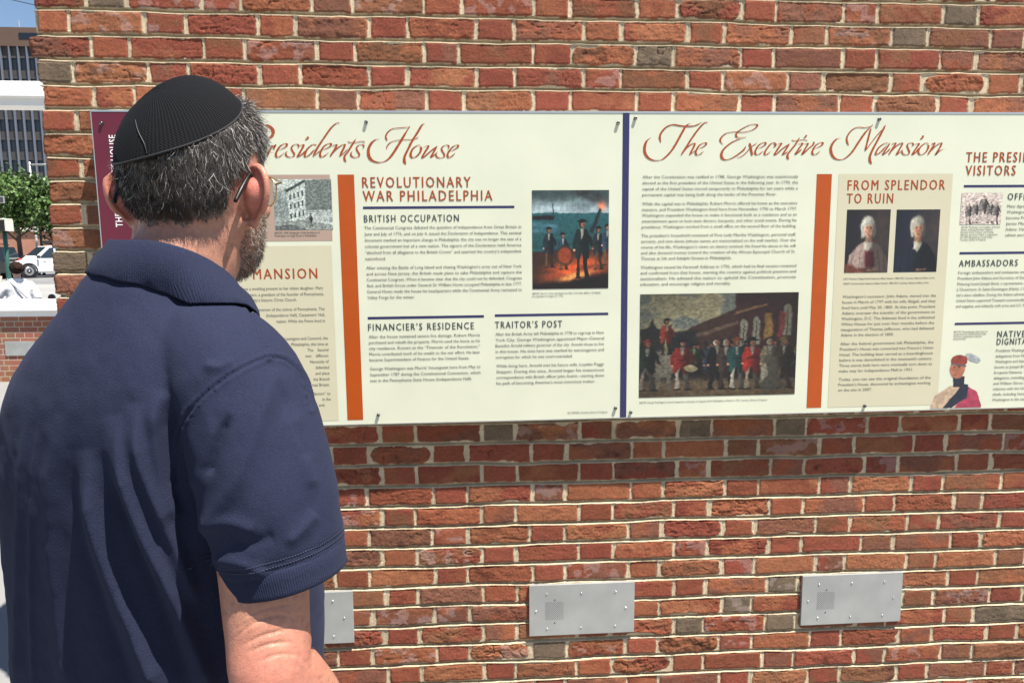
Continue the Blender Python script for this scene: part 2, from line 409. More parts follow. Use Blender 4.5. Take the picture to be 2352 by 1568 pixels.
# calligraphic strokes: pen centre line with a width per point, swept as a flat ribbon
def stroke_mesh(b, pts, wmin, wmax, lay, seed, wid=None, tail=True):
    P = np.array(pts, float); n = len(P)
    t = np.arange(n); tt = np.linspace(0, n-1, max(6, (n-1)*7))
    i = np.clip(np.floor(tt).astype(int), 0, n-2); f = (tt-i)[:, None]
    p0 = P[np.clip(i-1, 0, n-1)]; p1 = P[i]; p2 = P[i+1]; p3 = P[np.clip(i+2, 0, n-1)]
    C = .5*((2*p1)+(-p0+p2)*f+(2*p0-5*p1+4*p2-p3)*f**2+(-p0+3*p1-3*p2+p3)*f**3)
    T = np.gradient(C, axis=0); T /= np.linalg.norm(T, axis=1)[:, None]+1e-9; Nn = np.stack([-T[:, 1], T[:, 0]], 1)
    ang = np.arctan2(T[:, 1], T[:, 0])            # y up; down strokes slanted to the right are thick
    w = wmin + (wmax-wmin)*np.abs(np.sin(ang-math.radians(12)))**1.5
    if wid is not None: w = np.interp(tt, t, wid)*wmax
    if tail:
        k = np.linspace(0, 1, len(tt)); w = w*np.clip(np.minimum(k, 1-k)/.10, .35, 1)
    rs = np.random.RandomState(seed); w = w*(1+rs.normal(0, .07, len(w)))
    A = C+Nn*w[:, None]/2; Bq = C-Nn*w[:, None]/2
    V = [(a[0], -.0004*lay, a[1]) for a in A]+[(a[0], -.0004*lay, a[1]) for a in Bq]; k = len(A)
    b.add(V, [(j, j+1, k+j+1, k+j) for j in range(k-1)])

# ---------------- left panel
a0 = pl(357, 436)[0]; aS = pl(2463, 700)[0]
top = .5*(pl(357, 436)[1]+pl(2463, 440)[1]); bot = .5*(pl(1267, 1678)[1]+pl(2456, 1641)[1])
S1 = Sign("information_panel", a0, bot, aS-.0003, top, "R")
tag(S1.root, "cream information panel partly hidden by the man, with a maroon strip at its left end", "information panel", "printed panels on the brick wall")
aE = aS + 1.62
S2 = Sign("information_panel", aS+.0003, bot, aE, top, "L")
tag(S2.root, "cream information panel to the right of the navy seam, headed The Executive Mansion", "information panel", "printed panels on the brick wall")

S1.quad("edge_strip", ink_maroon, (a0+.0015, bot+.0012), (a0+.165, top-.0038))
t0, t1 = pl(480, 894), pl(441, 534)
def vtext(s, st, m, x, y0, y1, ch):
    V, F = glyphs(st, .012, 1.08); k = ch/cap_h(); sx = (y1-y0)/(V[:, 0].max()-V[:, 0].min())
    X = x - V[:, 1]*k; Y = y0 + (V[:, 0]-V[:, 0].min())*sx; xx, yy = X-s.org[0], Y-s.org[1]
    b = MB(); b.add(np.stack([xx, np.full(len(xx), -.0010), yy], 1), F); return b.build("strip_lettering", m, s.root)
vtext(S1, "THE PRESIDENT\u2019S HOUSE", ink_white, pl(484, 894)[0], pl(484, 894)[1], pl(451, 532)[1], .0185)
S1.quad("seam_stripe", ink_navy, (aS-.0100, bot+.0012), (aS-.0006, top-.0038))
S2.quad("seam_stripe", ink_navy, (aS+.0006, bot+.0012), (aS+.0100, top-.0038))
xr = qA(480, 700)[0]; xl = xr-.375
S1.quad("picture_mount", ink_pink, (xl, qA(480, 420)[1]), (xr, qA(480, 828)[1]))
S1.quad("tan_column", ink_tan, (qB(-520, 700)[0], qA(485, 858)[1]), (qB(510, 700)[0], qB(527, 1026)[1]))
ox0, ox1 = qB(556, 500)[0], qB(655, 500)[0]
S1.quad("accent_bar", ink_orange, (ox0, qA(510, 420)[1]), (ox1, qB(600, 1024)[1]))
def rule(s, p, q, h):
    s.quad("rule_line", ink_navy, (p[0], p[1]), (q[0], p[1]-h))
rule(S1, qA(673, 617), qA(1608, 617), .0072); rule(S1, qB(702, 388), qB(1420, 388), .0076); rule(S1, qB(1487, 372), qB(2187, 372), .0076)
rule(S2, qC(2000, 459), (aE-.08, 0), .0074); rule(S2, qC(1975, 851), (aE-.08, 0), .0074); rule(S2, qD(1947, 402), (aE-.08, 0), .0074)
S2.quad("accent_bar", ink_orange, (qC(1130, 600)[0], qC(1140, 395)[1]), (qC(1218, 600)[0], qD(1080, 900)[1]))
S2.quad("tan_column", ink_tan, (qC(1258, 600)[0], qC(1267, 395)[1]), (qC(1922, 600)[0], qD(1207, 897)[1]))

def head(s, st, p, x1, ch, m, bold=.020, track=1.27):
    x0, y = s.L(p); X1 = s.L(x1)[0] if x1 is not None else None
    return s.text("heading", m, [(st, x0, X1, y, ch, bold, track, 'L')])
CH1 = qA(700, 436)[1]-qA(700, 500)[1]; CH2 = qA(700, 670)[1]-qA(700, 713)[1]
head(S1, "REVOLUTIONARY", qA(670, 500), qA(1338, 500), CH1, ink_rust)
head(S1, "WAR PHILADELPHIA", qA(673, 584), qA(1472, 584), CH1, ink_rust)
head(S1, "BRITISH OCCUPATION", qA(680, 713), qA(1265, 713), CH2, ink_grey)
head(S1, "FINANCIER\u2019S RESIDENCE", qB(706, 473), qB(1358, 466), CH2, ink_grey)
head(S1, "TRAITOR\u2019S POST", qB(1489, 458), qB(1902, 452), CH2, ink_grey)
head(S1, "MANSION", pl(998, 1099), pl(1250, 1099), CH1, ink_rust)
head(S2, "FROM SPLENDOR", qC(1318, 489), qC(1887, 489), CH1, ink_rust)
head(S2, "TO RUIN", qC(1313, 567), qC(1583, 567), CH1, ink_rust)
head(S2, "THE PRESIDENT\u2019S", qC(2011, 325), qC(2572, 325), CH1, ink_rust)
head(S2, "VISITORS", qC(2008, 403), qC(2300, 403), CH1, ink_rust)
head(S2, "OFFICIALS", qC(2255, 546), qC(2494, 546), CH2, ink_grey)
head(S2, "AMBASSADORS", qD(1970, 74), qD(2313, 74), CH2, ink_grey)
head(S2, "NATIVE", qD(2194, 487), qD(2356, 487), CH2, ink_grey)
head(S2, "DIGNITARIES", qD(2191, 531), qD(2446, 531), CH2, ink_grey)

BC = .0088                                                           # capital height of the running text
S1.para(["The Continental Congress debated the question of independence from Great Britain in",
 "June and July of 1776, and on July 4, issued the Declaration of Independence. This seminal",
 "document marked an important change in Philadelphia: the city was no longer the seat of a",
 "colonial government but of a new nation. The signers of the Declaration held America",
 "\u201cabsolved from all allegiance to the British Crown\u201d and asserted the country\u2019s independent",
 "nationhood."], qA(681, 757), qA(690, 947), qA(1651, 850), BC)
S1.para(["After winning the Battle of Long Island and chasing Washington\u2019s army out of New York",
 "and across New Jersey, the British made plans to take Philadelphia and capture the",
 "Continental Congress. When it became clear that the city could not be defended, Congress",
 "fled, and British forces under General Sir William Howe occupied Philadelphia in late 1777.",
 "General Howe made the house his headquarters while the Continental Army retreated to",
 "Valley Forge for the winter."], qB(694, 94), qB(700, 277), qB(1654, 180), BC)
S1.para(["After the house sustained severe fire damage, Robert Morris", "purchased and rebuilt the property. Morris used the home as his",
 "city residence. Known as the \u201cFinancier of the Revolution,\u201d", "Morris contributed much of his wealth to the war effort. He later",
 "became Superintendent of Finance for the United States."], qB(709, 519), qB(714, 661), qB(1396, 560), BC)
S1.para(["George Washington was Morris\u2019 houseguest here from May to", "September 1787 during the Constitutional Convention, which",
 "met in the Pennsylvania State House (Independence Hall)."], qB(716, 716), qB(719, 789), qB(1399, 730), BC)
S1.para(["After the British Army left Philadelphia in 1778 to regroup in New", "York City, George Washington appointed Major-General",
 "Benedict Arnold military governor of the city. Arnold chose to live", "in this house. His time here was marked by extravagance and",
 "corruption for which he was court-martialed."], qB(1491, 503), qB(1493, 645), qB(2161, 550), BC)
S1.para(["While living here, Arnold met his future wife, Loyalist Peggy", "Shippen. During this time, Arnold began his treasonous",
 "correspondence with British officer John Andr\u00e9\u2014starting down", "his path of becoming America\u2019s most notorious traitor."],
 qB(1496, 699), qB(1497, 805), qB(2161, 740), BC)
rows = []
for (yc, xrp, st) in [(208,428,"was a wedding present to her eldest daughter, Mary"),(245,432,"Masters, a grandson of the founder of Pennsylvania,"),
  (281,266,"near the city\u2019s historic Christ Church."),(337,436,"governor of the colony of Pennsylvania. The"),(373,439,"(Independence Hall), Carpenters\u2019 Hall,"),
  (410,439,"nation. While the Penns lived in"),(517,457,"Lexington and Concord, the"),(553,458,"Philadelphia, this time at"),(589,460,"The    Second"),
  (625,461,"two    different"),(661,463,"Necessity of"),(697,465,"defended"),(733,467,"and place"),(769,468,"the Branch"),(804,468,"Great Britain."),
  (858,472,"Mansion\u201d to"),(893,474,"in the"),(929,440,"end.")]:
    p = S1.L(qB(xrp, yc+9)); rows.append((st, 0, p[0], p[1], BC, 0, 1.0, 'R'))
for i, j in ((0, 3), (3, 6), (6, 15), (15, 18)): S1.text("body_text", ink_body, rows[i:j])
S2.para(["After the Constitution was ratified in 1788, George Washington was unanimously", "elected as the first president of the United States in the following year. In 1790, the",
 "capital of the United States moved temporarily to Philadelphia for ten years while a", "permanent capital was being built along the banks of the Potomac River."],
 qC(118, 420), qC(116, 524), qC(1029, 450), BC)
S2.para(["While the capital was in Philadelphia, Robert Morris offered his home as the executive", "mansion, and President Washington lived here from November 1790 to March 1797.",
 "Washington expanded the house to make it functional both as a residence and as an", "entertainment space to host state dinners, banquets, and other social events. During his",
 "presidency, Washington worked from a small office on the second floor of the building."], qC(116, 577), qC(111, 712), qC(1022, 620), BC)
S2.para(["The president\u2019s household consisted of First Lady Martha Washington, personal staff,", "servants, and nine slaves (whose names are memorialized on the wall nearby). Over the",
 "course of his life, Washington\u2019s views on slavery evolved. He freed his slaves in his will", "and also donated money toward the creation of the African Episcopal Church of St.",
 "Thomas at 5th and Adelphi Streets in Philadelphia."], qC(111, 763), qC(109, 897), qC(1014, 820), BC)
S2.para(["Washington issued his Farewell Address in 1796, which had its final version reviewed", "and confirmed from that house, warning the country against political passions and",
 "sectionalism. He advised the nation to uphold the Constitution, promote", "education, and encourage religion and morality."], qD(107, 86), qD(105, 185), qD(1017, 110), BC)
S2.para(["Washington\u2019s successor, John Adams, moved into the", "house in March of 1797 with his wife Abigail, and they", "lived here until May 30, 1800. At that point, President",
 "Adams oversaw the transfer of the government to", "Washington, D.C. The Adamses lived in the unfinished", "White House for just over four months before the",
 "inauguration of Thomas Jefferson, who had defeated", "Adams in the election of 1800."], qD(1289, 258), qD(1277, 482), qD(1830, 340), BC)
S2.para(["After the federal government left Philadelphia, the", "President\u2019s House was converted into Francis\u2019s Union", "Hotel. The building later served as a boardinghouse",
 "before it was demolished in the nineteenth century.", "Three stores built here were eventually torn down to", "make way for Independence Mall in 1951."], qD(1275, 533), qD(1268, 692), qD(1816, 600), BC)
S2.para(["Today, you can see the original foundation of the", "President\u2019s House, discovered by archeologists working", "on the site in 2007."], qD(1266, 741), qD(1263, 803), qD(1803, 760), BC)
xo = aE-.085
S2.para(["Many dignitaries and department heads met", "Washington in this house. Those who would", "become President, among them Jefferson,", "James Madison, John Quincy and John", "Adams. Visitors were often received by his", "cabinet secretaries in the State Dining Room."],
 qC(2253, 591), qC(2240, 759), (qC(2253, 591)[0]+.232, 0), BC)
S2.para(["Foreign ambassadors and emissaries were met by", "President John Adams and Secretary of State Timothy", "Pickering hosted Joseph Bunel, a representative of Toussaint", "L\u2019Ouverture. In Saint-Domingue (Haiti), L\u2019Ouverture",
 "led a slave rebellion. During the Adams administration the", "United States supported Toussaint economically with food", "and supplies, and militarily with arms and U.S. Navy ships."], qD(1966, 117), qD(1951, 313), (qD(1966, 100)[0]+.276, 0), BC)
S2.para(["Presidents Washington and Adams met", "delegations from Native nations here.", "Washington and Adams met with a man", "known as Joseph Brant, leader of the", "Iroquois Nations. While here the",
 "delegation, including chiefs, warriors", "and William Glover, discussed their", "relations with the United States. The", "chiefs, including Seneca leaders, met", "Washington in the state dining room."],
 qD(2187, 572), qD(2165, 859), (qD(2187, 600)[0]+.184, 0), BC)
CC = .0056
def cap(s, st, p, q, w): return s.para(st, p, q, (p[0]+w, 0), CC, False, "caption", m=ink_grey)
cap(S1, ["ABOVE: The U.S. Army retreated from New York after defeat in the Battle", "of Long Island on August 27, 1776."], qA(1717, 828), qA(1717, 845), qB(2140, 240)[0]-qB(1717, 245)[0]) if False else None
cap(S1, ["ABOVE: The U.S. Army retreated from New York after defeat in the Battle", "of Long Island on August 27, 1776."], qB(1717, 249), qB(1717, 266), qB(2140, 240)[0]-qB(1717, 245)[0])
cap(S1, ["ABOVE: 1830 Lithograph of the Residence of", "Washington on High Street in Philadelphia."], qA(126, 785), qA(127, 803), qA(406, 780)[0]-qA(126, 780)[0])
cap(S1, ["ALL IMAGES: Courtesy, Library of Congress."], qB(1935, 984), qB(1935, 984), qB(2184, 975)[0]-qB(1935, 980)[0])
cap(S2, ["ABOVE: George Washington\u2019s second inauguration took place at Congress Hall in Philadelphia on March 4, 1793. Courtesy, Library of Congress."], qD(99, 874), qD(99, 874), qD(850, 858)[0]-qD(99, 870)[0])
cap(S2, ["LEFT: Portrait of Abigail Smith Adams by Gilbert Stewart, 1800-1815. Courtesy, National Gallery of Art.", "RIGHT: Portrait of John Adams by Gilbert Stewart, 1800-1815. Courtesy, National Gallery of Art."], qD(1296, 151), qD(1294, 179), qD(1828, 145)[0]-qD(1296, 150)[0])
cap(S2, ["ABOVE: Washington and members of his first", "cabinet, including Alexander Hamilton,", "Secretary of the Treasury, and Thomas", "Jefferson, Secretary of State, are depicted in", "this 1876 lithograph by Currier & Ives.", "Courtesy, Library of Congress."],
    qC(1982, 711), qC(1977, 784), qC(2210, 700)[0]-qC(1982, 700)[0])
cap(S2, ["BELOW: Thayendanegea, also known as", "Joseph Brant by Charles Willson Peale.", "Courtesy, Independence National", "Historical Park."], qD(1941, 460), qD(1939, 502), qD(2137, 455)[0]-qD(1941, 455)[0])

for p in [qA(693, 97), qA(2247, 103), qB(768, 992), qB(2231, 950), pl(400, 487)]: S1.bolt(p)
S1.bolt((pl(440, 1000)[0], qB(768, 992)[1]))
for p in [qC(76, 70), qC(1503, 76), qD(49, 925), qD(1417, 888)]: S2.bolt(p)
S2.bolt((aE-.04, qC(1503, 76)[1])); S2.bolt((aE-.04, qD(49, 925)[1]))

# ---------------- script titles, written stroke by stroke
def title(s, strokes, conv, seed):
    b = MB()
    for k, st in enumerate(strokes):
        pts, wmin, wmax = st[0], st[1], st[2]; wid = st[3] if len(st) > 3 else None
        stroke_mesh(b, [s.L(conv(*p)) for p in pts], wmin, wmax, 2+(k % 3)*.12, seed+k, wid)
    return b
T, M_, W = .0014, .0042, .0071
c1 = lambda x, y: pl(1000+x/4.704, 440+y/4.704)
c2 = lambda x, y: pl(1400+x/4.704, 440+y/4.704)
c3 = lambda x, y: pl(2500+x/4.704, 450+y/4.704)
c4 = lambda x, y: pl(2800+x/4.704, 450+y/4.704)
c5 = lambda x, y: pl(3240+x/4.523, 450+y/4.523)
E_ = lambda x, y: ([(x,y),(x+95,y-22),(x+185,y-75),(x+190,y-115),(x+150,y-120),(x+70,y-75),(x+8,y+20),(x-8,y+90),(x+20,y+128),(x+75,y+108),(x+150,y+45)], T, W*.95)
S_ = lambda x, y: ([(x+118,y+70),(x+140,y+25),(x+110,y-5),(x+45,y+8),(x+5,y+55),(x+20,y+110),(x+55,y+170),(x+45,y+215),(x-20,y+235),(x-85,y+210),(x-100,y+160),(x-70,y+118)], T, W*.75)
tb = title(S1, [
  ([(205,250),(280,268),(350,340),(345,430),(260,520)], M_, W*1.35), ([(300,690),(400,615),(390,640),(360,700)], T, W*.8),
  E_(415,715), S_(690,610), ([(830,640),(920,618),(860,740),(810,835),(890,790),(960,720)], T, W),
  ([(950,520),(985,500),(1010,465)], W*.4, W*1.1),
  ([(1165,625),(1090,610),(990,690),(945,790),(960,838),(1040,790),(1120,700)], T, W),
  ([(1590,215),(1530,215),(1430,300),(1300,480),(1170,680),(1090,830)], T, W*1.05), ([(1095,830),(1160,780),(1220,720)], T, M_*.6),
  E_(1232,712), ([(1450,640),(1530,615),(1480,720),(1405,835)], T, W), ([(1430,790),(1540,680),(1650,610),(1680,630),(1640,720),(1580,830)], T, W),
  ([(1590,830),(1660,770),(1740,690)], T, M_*.6), ([(1890,505),(1820,610),(1740,740),(1680,820),(1680,890),(1710,930)], T, W*.95),
  ([(1735,550),(1790,575),(1900,570),(2000,550),(2060,575)], T*1.3, M_*.9), S_(1895,615)], c1, 100)
tb2 = title(S1, [
  ([(440,510),(370,520),(290,590),(240,700),(250,830),(320,910),(440,940),(560,910),(660,820),(780,640),(900,440),(1005,270)], T*1.3, W*1.35),
  ([(590,540),(560,470),(590,390),(680,320),(830,300),(1010,285)], T*1.4, M_*1.15),
  ([(580,690),(585,640),(650,570),(780,530),(1040,515),(1120,500),(1165,465)], T*1.2, M_*.9),
  ([(1290,220),(1230,250),(1150,380),(1050,540),(960,720),(910,830),(905,920),(935,975)], T, W*1.15),
  ([(1190,650),(1215,680),(1190,760),(1110,840),(1045,845),(1020,790),(1060,690),(1150,625),(1215,625)], T, W),
  ([(1255,655),(1350,635),(1290,740),(1240,830),(1260,845),(1380,740),(1510,635)], T, W), ([(1510,635),(1450,740),(1395,845),(1480,780)], T, W),
  S_(1590,625), ([(1705,735),(1800,715),(1890,660),(1895,625),(1850,625),(1780,670),(1715,760),(1705,820),(1735,850),(1790,820),(1845,765)], T, W*.95)], c2, 150)
tb3 = title(S1, [([(250,300),(190,470),(110,650),(30,800),(-60,900),(-170,930),(-240,880)], T, W*1.2), ([(-60,520),(-30,400),(70,290),(205,250)], T, M_), ([(345,620),(290,720),(235,835)], T, W), ([(260,520),(170,590),(90,600)], T, M_)], c1, 170)
c6 = lambda x, y: pl(2500-1830+x/4.704, 458+y/4.704)
E3 = lambda x, y: ([(x,y),(x+95,y-22),(x+180,y-75),(x+180,y-112),(x+140,y-112),(x+60,y-65),(x+5,y+25),(x-5,y+80),(x+25,y+110),(x+80,y+95),(x+140,y+40)], T, W*.95)
tb4 = title(S1, [([(290,435),(225,490),(185,580),(180,690),(220,780),(300,840),(400,858),(510,835),(640,720),(740,580),(840,400),(930,240),(990,185),(1045,170)], T*1.2, W*1.2),
  ([(480,525),(460,430),(490,340),(580,240),(700,195),(850,215),(1000,225),(1120,210),(1235,150)], M_*.7, W*.95), ([(1350,160),(1290,160),(1180,270),(1050,450),(930,640),(850,760)], T*1.3, W*1.05),
  ([(880,720),(960,620),(1070,545),(1105,560),(1060,660),(1005,755)], T, W), E3(1130,645)], c6, 180)
tb.add(tb3.v, tb3.f); tb.add(tb4.v, tb4.f); tb.add(tb2.v, tb2.f); tb.build("title", ink_rust, S1.root)
E2 = lambda x, y: ([(x,y),(x+95,y-22),(x+180,y-75),(x+180,y-112),(x+140,y-112),(x+60,y-65),(x+5,y+25),(x-5,y+80),(x+25,y+110),(x+80,y+95),(x+140,y+40)], T, W*.95)
th = title(S2, [
  ([(290,435),(225,490),(185,580),(180,690),(220,780),(300,840),(400,858),(510,835),(640,720),(740,580),(840,400),(930,240),(990,185),(1045,170)], T*1.2, W*1.2),
  ([(480,525),(460,430),(490,340),(580,240),(700,195),(850,215),(1000,225),(1120,210),(1235,150)], M_*.7, W*.95),
  ([(1350,160),(1290,160),(1180,270),(1050,450),(930,640),(850,760)], T*1.3, W*1.05),
  ([(880,720),(960,620),(1070,545),(1105,560),(1060,660),(1005,755)], T, W), ([(1010,755),(1080,700),(1130,660)], T, M_*.6), E2(1130,645)], c3, 200)
e = title(S2, [
  ([(220,565),(170,500),(190,430),(280,355),(420,330),(600,335),(760,295),(850,225),(830,190),(720,200),(590,260),(490,330),(460,390),(500,430),(650,425)], T*1.2, W*.95),
  ([(655,425),(520,460),(370,530),(240,640),(190,740),(210,820),(290,845),(410,800),(530,720),(610,650),(640,595)], T*1.4, W*1.2),
  ([(710,535),(735,640),(760,765)], M_, W), ([(480,795),(540,795),(640,720),(740,610),(855,530)], T, M_*.9),
  E2(820,640), ([(1145,620),(1190,580),(1170,535),(1110,545),(1030,640),(990,720),(1020,750),(1105,690)], T, W),
  ([(1215,560),(1300,540),(1250,620),(1180,730),(1200,745),(1320,640),(1450,545)], T, W), ([(1450,545),(1390,640),(1325,750),(1420,690)], T, W),
  ([(1640,430),(1560,560),(1480,660),(1420,740),(1415,800),(1440,835)], T, W), ([(1490,475),(1540,495),(1700,475),(1790,490)], T*1.3, M_*.8),
  ([(1600,560),(1690,540),(1630,630),(1560,740),(1620,700),(1680,640)], T, W), ([(1715,440),(1750,415),(1765,385)], W*.4, W*.9),
  ([(1700,560),(1790,545),(1740,640),(1685,745),(1800,640),(1890,560),(1900,505)], T, W), E2(1878,640)], c4, 240)
m5 = title(S2, [
  ([(315,432),(250,440),(180,510),(140,610),(160,720),(220,790),(320,810),(410,775),(520,670),(640,490),(760,320),(890,185)], T*1.3, W*1.2),
  ([(460,560),(425,470),(440,380),(520,280),(620,235),(760,240),(890,205)], T*1.5, W*.8),
  ([(855,250),(820,380),(780,540),(750,655)], M_*.9, W*.8), ([(760,650),(830,550),(960,380),(1060,270)], T, M_*.8),
  ([(1115,190),(1060,300),(970,470),(880,640),(835,760),(840,840),(870,885)], T*1.4, W*1.15),
  ([(1180,520),(1100,520),(1000,590),(945,680),(955,720),(1040,660),(1130,560)], T, W), ([(1195,515),(1130,610),(1065,720),(1140,670),(1200,610)], T, W),
  ([(1215,540),(1295,515),(1240,610),(1170,725)], T, W), ([(1200,680),(1290,580),(1390,515),(1410,535),(1360,630),(1310,720),(1400,650)], T, W*.95),
  ([(1570,580),(1610,550),(1590,515),(1530,520),(1500,560),(1520,620),(1540,680),(1500,725),(1430,710),(1405,660),(1430,625)], T, W*.75),
  ([(1625,545),(1710,525),(1650,620),(1590,720),(1660,670),(1710,600)], T, W), ([(1730,445),(1770,420),(1785,380)], W*.4, W),
  ([(1850,545),(1880,570),(1850,650),(1780,715),(1720,715),(1700,660),(1750,570),(1830,515),(1890,530)], T, W*.9),
  ([(1925,540),(1990,515),(1930,620),(1865,725)], T, W), ([(1890,690),(1990,580),(2090,515),(2110,535),(2060,630),(2005,720),(2080,650),(2165,615)], T, W*.95)], c5, 280)
th.add(e.v, e.f); th.add(m5.v, m5.f); th.build("title", ink_rust, S2.root)

# ---------------- pictures: plain generic stand-ins in the colours of the printed ones
def blend(img, m, c): return img*(1-m[..., None]) + np.asarray(c, float)/255.*m[..., None]
def ell(u, v, cx, cy, rx, ry, rot=0.0, soft=.12):
    x, y = u-cx, v-cy; c, s = math.cos(rot), math.sin(rot); X, Y = x*c+y*s, -x*s+y*c
    return 1-sstep(1-soft, 1+soft, np.sqrt((X/rx)**2+(Y/ry)**2))
def poly(u, v, pts, soft=.008):
    inside = np.zeros(u.shape, bool); dist = np.full(u.shape, 9.0); n = len(pts)
    for i in range(n):
        (xa, ya), (xb, yb) = pts[i], pts[(i+1) % n]
        cond = ((ya > v) != (yb > v)) & (u < (xb-xa)*(v-ya)/((yb-ya) if yb != ya else 1e-9)+xa); inside ^= cond
        t = np.clip(((u-xa)*(xb-xa)+(v-ya)*(yb-ya))/((xb-xa)**2+(yb-ya)**2+1e-9), 0, 1)
        dist = np.minimum(dist, np.hypot(u-xa-t*(xb-xa), v-ya-t*(yb-ya)))
    sd = np.where(inside, dist, -dist); return sstep(-soft, soft, sd)
def grain(img, u, v, seed, a=.06, sc=40):
    return np.clip(img*(1+a*2*fbm(u*sc, v*sc, seed, 3)[..., None]), 0, 1)
def figure(img, u, v, x, y, h, coat, legs, hat=None, skin=(186,128,98), lean=0.0, hair=(52,40,32), asp=.66):
    """a loosely brushed standing person, lit from the left"""
    coat = np.array(coat, float); legs = np.array(legs, float); s = asp*h; tone = 1.25-.75*sstep(-.16, .14, (u-x)/s)
    def put(m, c, k=1.0):
        nonlocal img
        c = np.clip(np.asarray(c, float)*k, 0, 255)[None, None]*tone[..., None]/255.; img = img*(1-m[..., None])+np.clip(c, 0, 1)*m[..., None]
    P = lambda L, sf=.006: poly(u, v, [(x+a*s+lean*(b > .5), y-b*h) for a, b in L], sf)
    put(P([(-.11,.46), (-.02,.46), (-.06,.24), (-.05,.02), (-.14,.0), (-.12,.24)]), legs); put(P([(.01,.46), (.12,.46), (.11,.22), (.17,.0), (.07,.0), (.03,.24)]), legs, .85)
    put(P([(-.15,.015), (-.03,.02), (-.02,-.01), (-.16,-.01)]), (26,22,20)); put(P([(.05,.015), (.20,.01), (.21,-.012), (.05,-.01)]), (26,22,20))
    put(P([(-.13,.82), (.12,.83), (.16,.60), (.15,.34), (.05,.30), (-.02,.44), (-.12,.31), (-.17,.36), (-.15,.6)], .008), coat)
    put(P([(-.13,.81), (-.20,.66), (-.21,.50), (-.15,.48), (-.13,.64), (-.09,.76)]), coat, .85); put(P([(.10,.81), (.21,.68), (.26,.54), (.21,.51), (.14,.64)]), coat, 1.1)
    put(ell(u, v, x-.18*s, y-.475*h, .028*s, .022*h), skin); put(ell(u, v, x+.245*s, y-.52*h, .028*s, .022*h), skin)
    put(P([(-.035,.83), (.045,.83), (.02,.68), (-.015,.66)]), (190,182,164)); put(P([(-.10,.60), (.10,.61), (.10,.585), (-.10,.575)]), coat, .55)
    put(ell(u, v, x+lean-.012*s, y-.905*h, .064*s, .060*h), hair); put(ell(u, v, x+lean+.016*s, y-.90*h, .046*s, .052*h), skin)
    put(ell(u, v, x+lean+.035*s, y-.885*h, .016*s, .020*h)*.5, np.array(skin)*.7)
    if hat is not None: put(ell(u, v, x+lean, y-.955*h, .12*s, .022*h), hat); put(ell(u, v, x+lean, y-.975*h, .065*s, .030*h), hat, 1.2)
    return img
def harbour(u, v):
    n = fbm(u*3, v*12, 301, 3); img = np.zeros(u.shape+(3,)) + np.array((58,76,74))/255.
    img = blend(img, sstep(.02, .22, v)*(1-sstep(.22, .26, v)), (176,196,200)); img = img*(1+.30*n[..., None])
    img = blend(img, sstep(.225, .24, v), (38,92,96)); img = blend(img, sstep(.25, .6, v)*(.5+.5*fbm(u*6, v*40, 305, 2)), (24,64,62))
    img = blend(img, ell(u, v, .10, .38, .25, .06)*.5*(.5+.5*vnoise(u*8, v*60, 309)), (120,160,190))
    img = blend(img, poly(u, v, [(0,.262), (.22,.258), (.3,.268), (.28,.295), (0,.298)]), (26,22,24)); img = blend(img, poly(u, v, [(.268,.13),(.276,.13),(.28,.27),(.262,.27)], .004), (50,52,50))
    img = blend(img, poly(u, v, [(0,.62), (.35,.60), (1,.60), (1,1), (0,1)]), (58,34,24))
    img = blend(img, ell(u, v, .62, .80, .42, .12, -.15, .7)*(.75+.4*vnoise(u*9, v*30, 311)), (226,92,40)); img = blend(img, ell(u, v, .56, .87, .2, .035, -.2, .8), (248,170,90))
    img = blend(img, ell(u, v, .90, .16, .05, .05, 0, .7), (250,150,110)); img = blend(img, ell(u, v, .80, .07, .24, .06, .2, .6)*(.6+.5*fbm(u*9, v*9, 313, 3)), (38,30,30))
    for (x, y, h, c) in [(.22,.78,.42,(24,40,48)), (.40,.80,.38,(34,60,78)), (.86,.80,.44,(30,34,40)), (.98,.76,.42,(38,60,80))]: img = figure(img, u, v, x, y, h, c, (96,66,40), (20,18,20), asp=.9)
    img = blend(img, ell(u, v, .42, .66, .11, .10, 0, .15), (70,44,26)); img = blend(img, ell(u, v, .42, .66, .085, .08, 0, .15), (150,62,30))
    img = figure(img, u, v, .65, .89, .60, (18,36,36), (26,20,18), (16,16,20), asp=.95); img = blend(img, poly(u, v, [(.74,.42), (.79,.44), (.90,.20), (.87,.19)], .01), (24,40,40))
    img = blend(img, poly(u, v, [(.45,.92), (1,.84), (1,1), (0,1), (0,.95)], .03), (22,14,14))
    return grain(img, u, v, 320, .10)
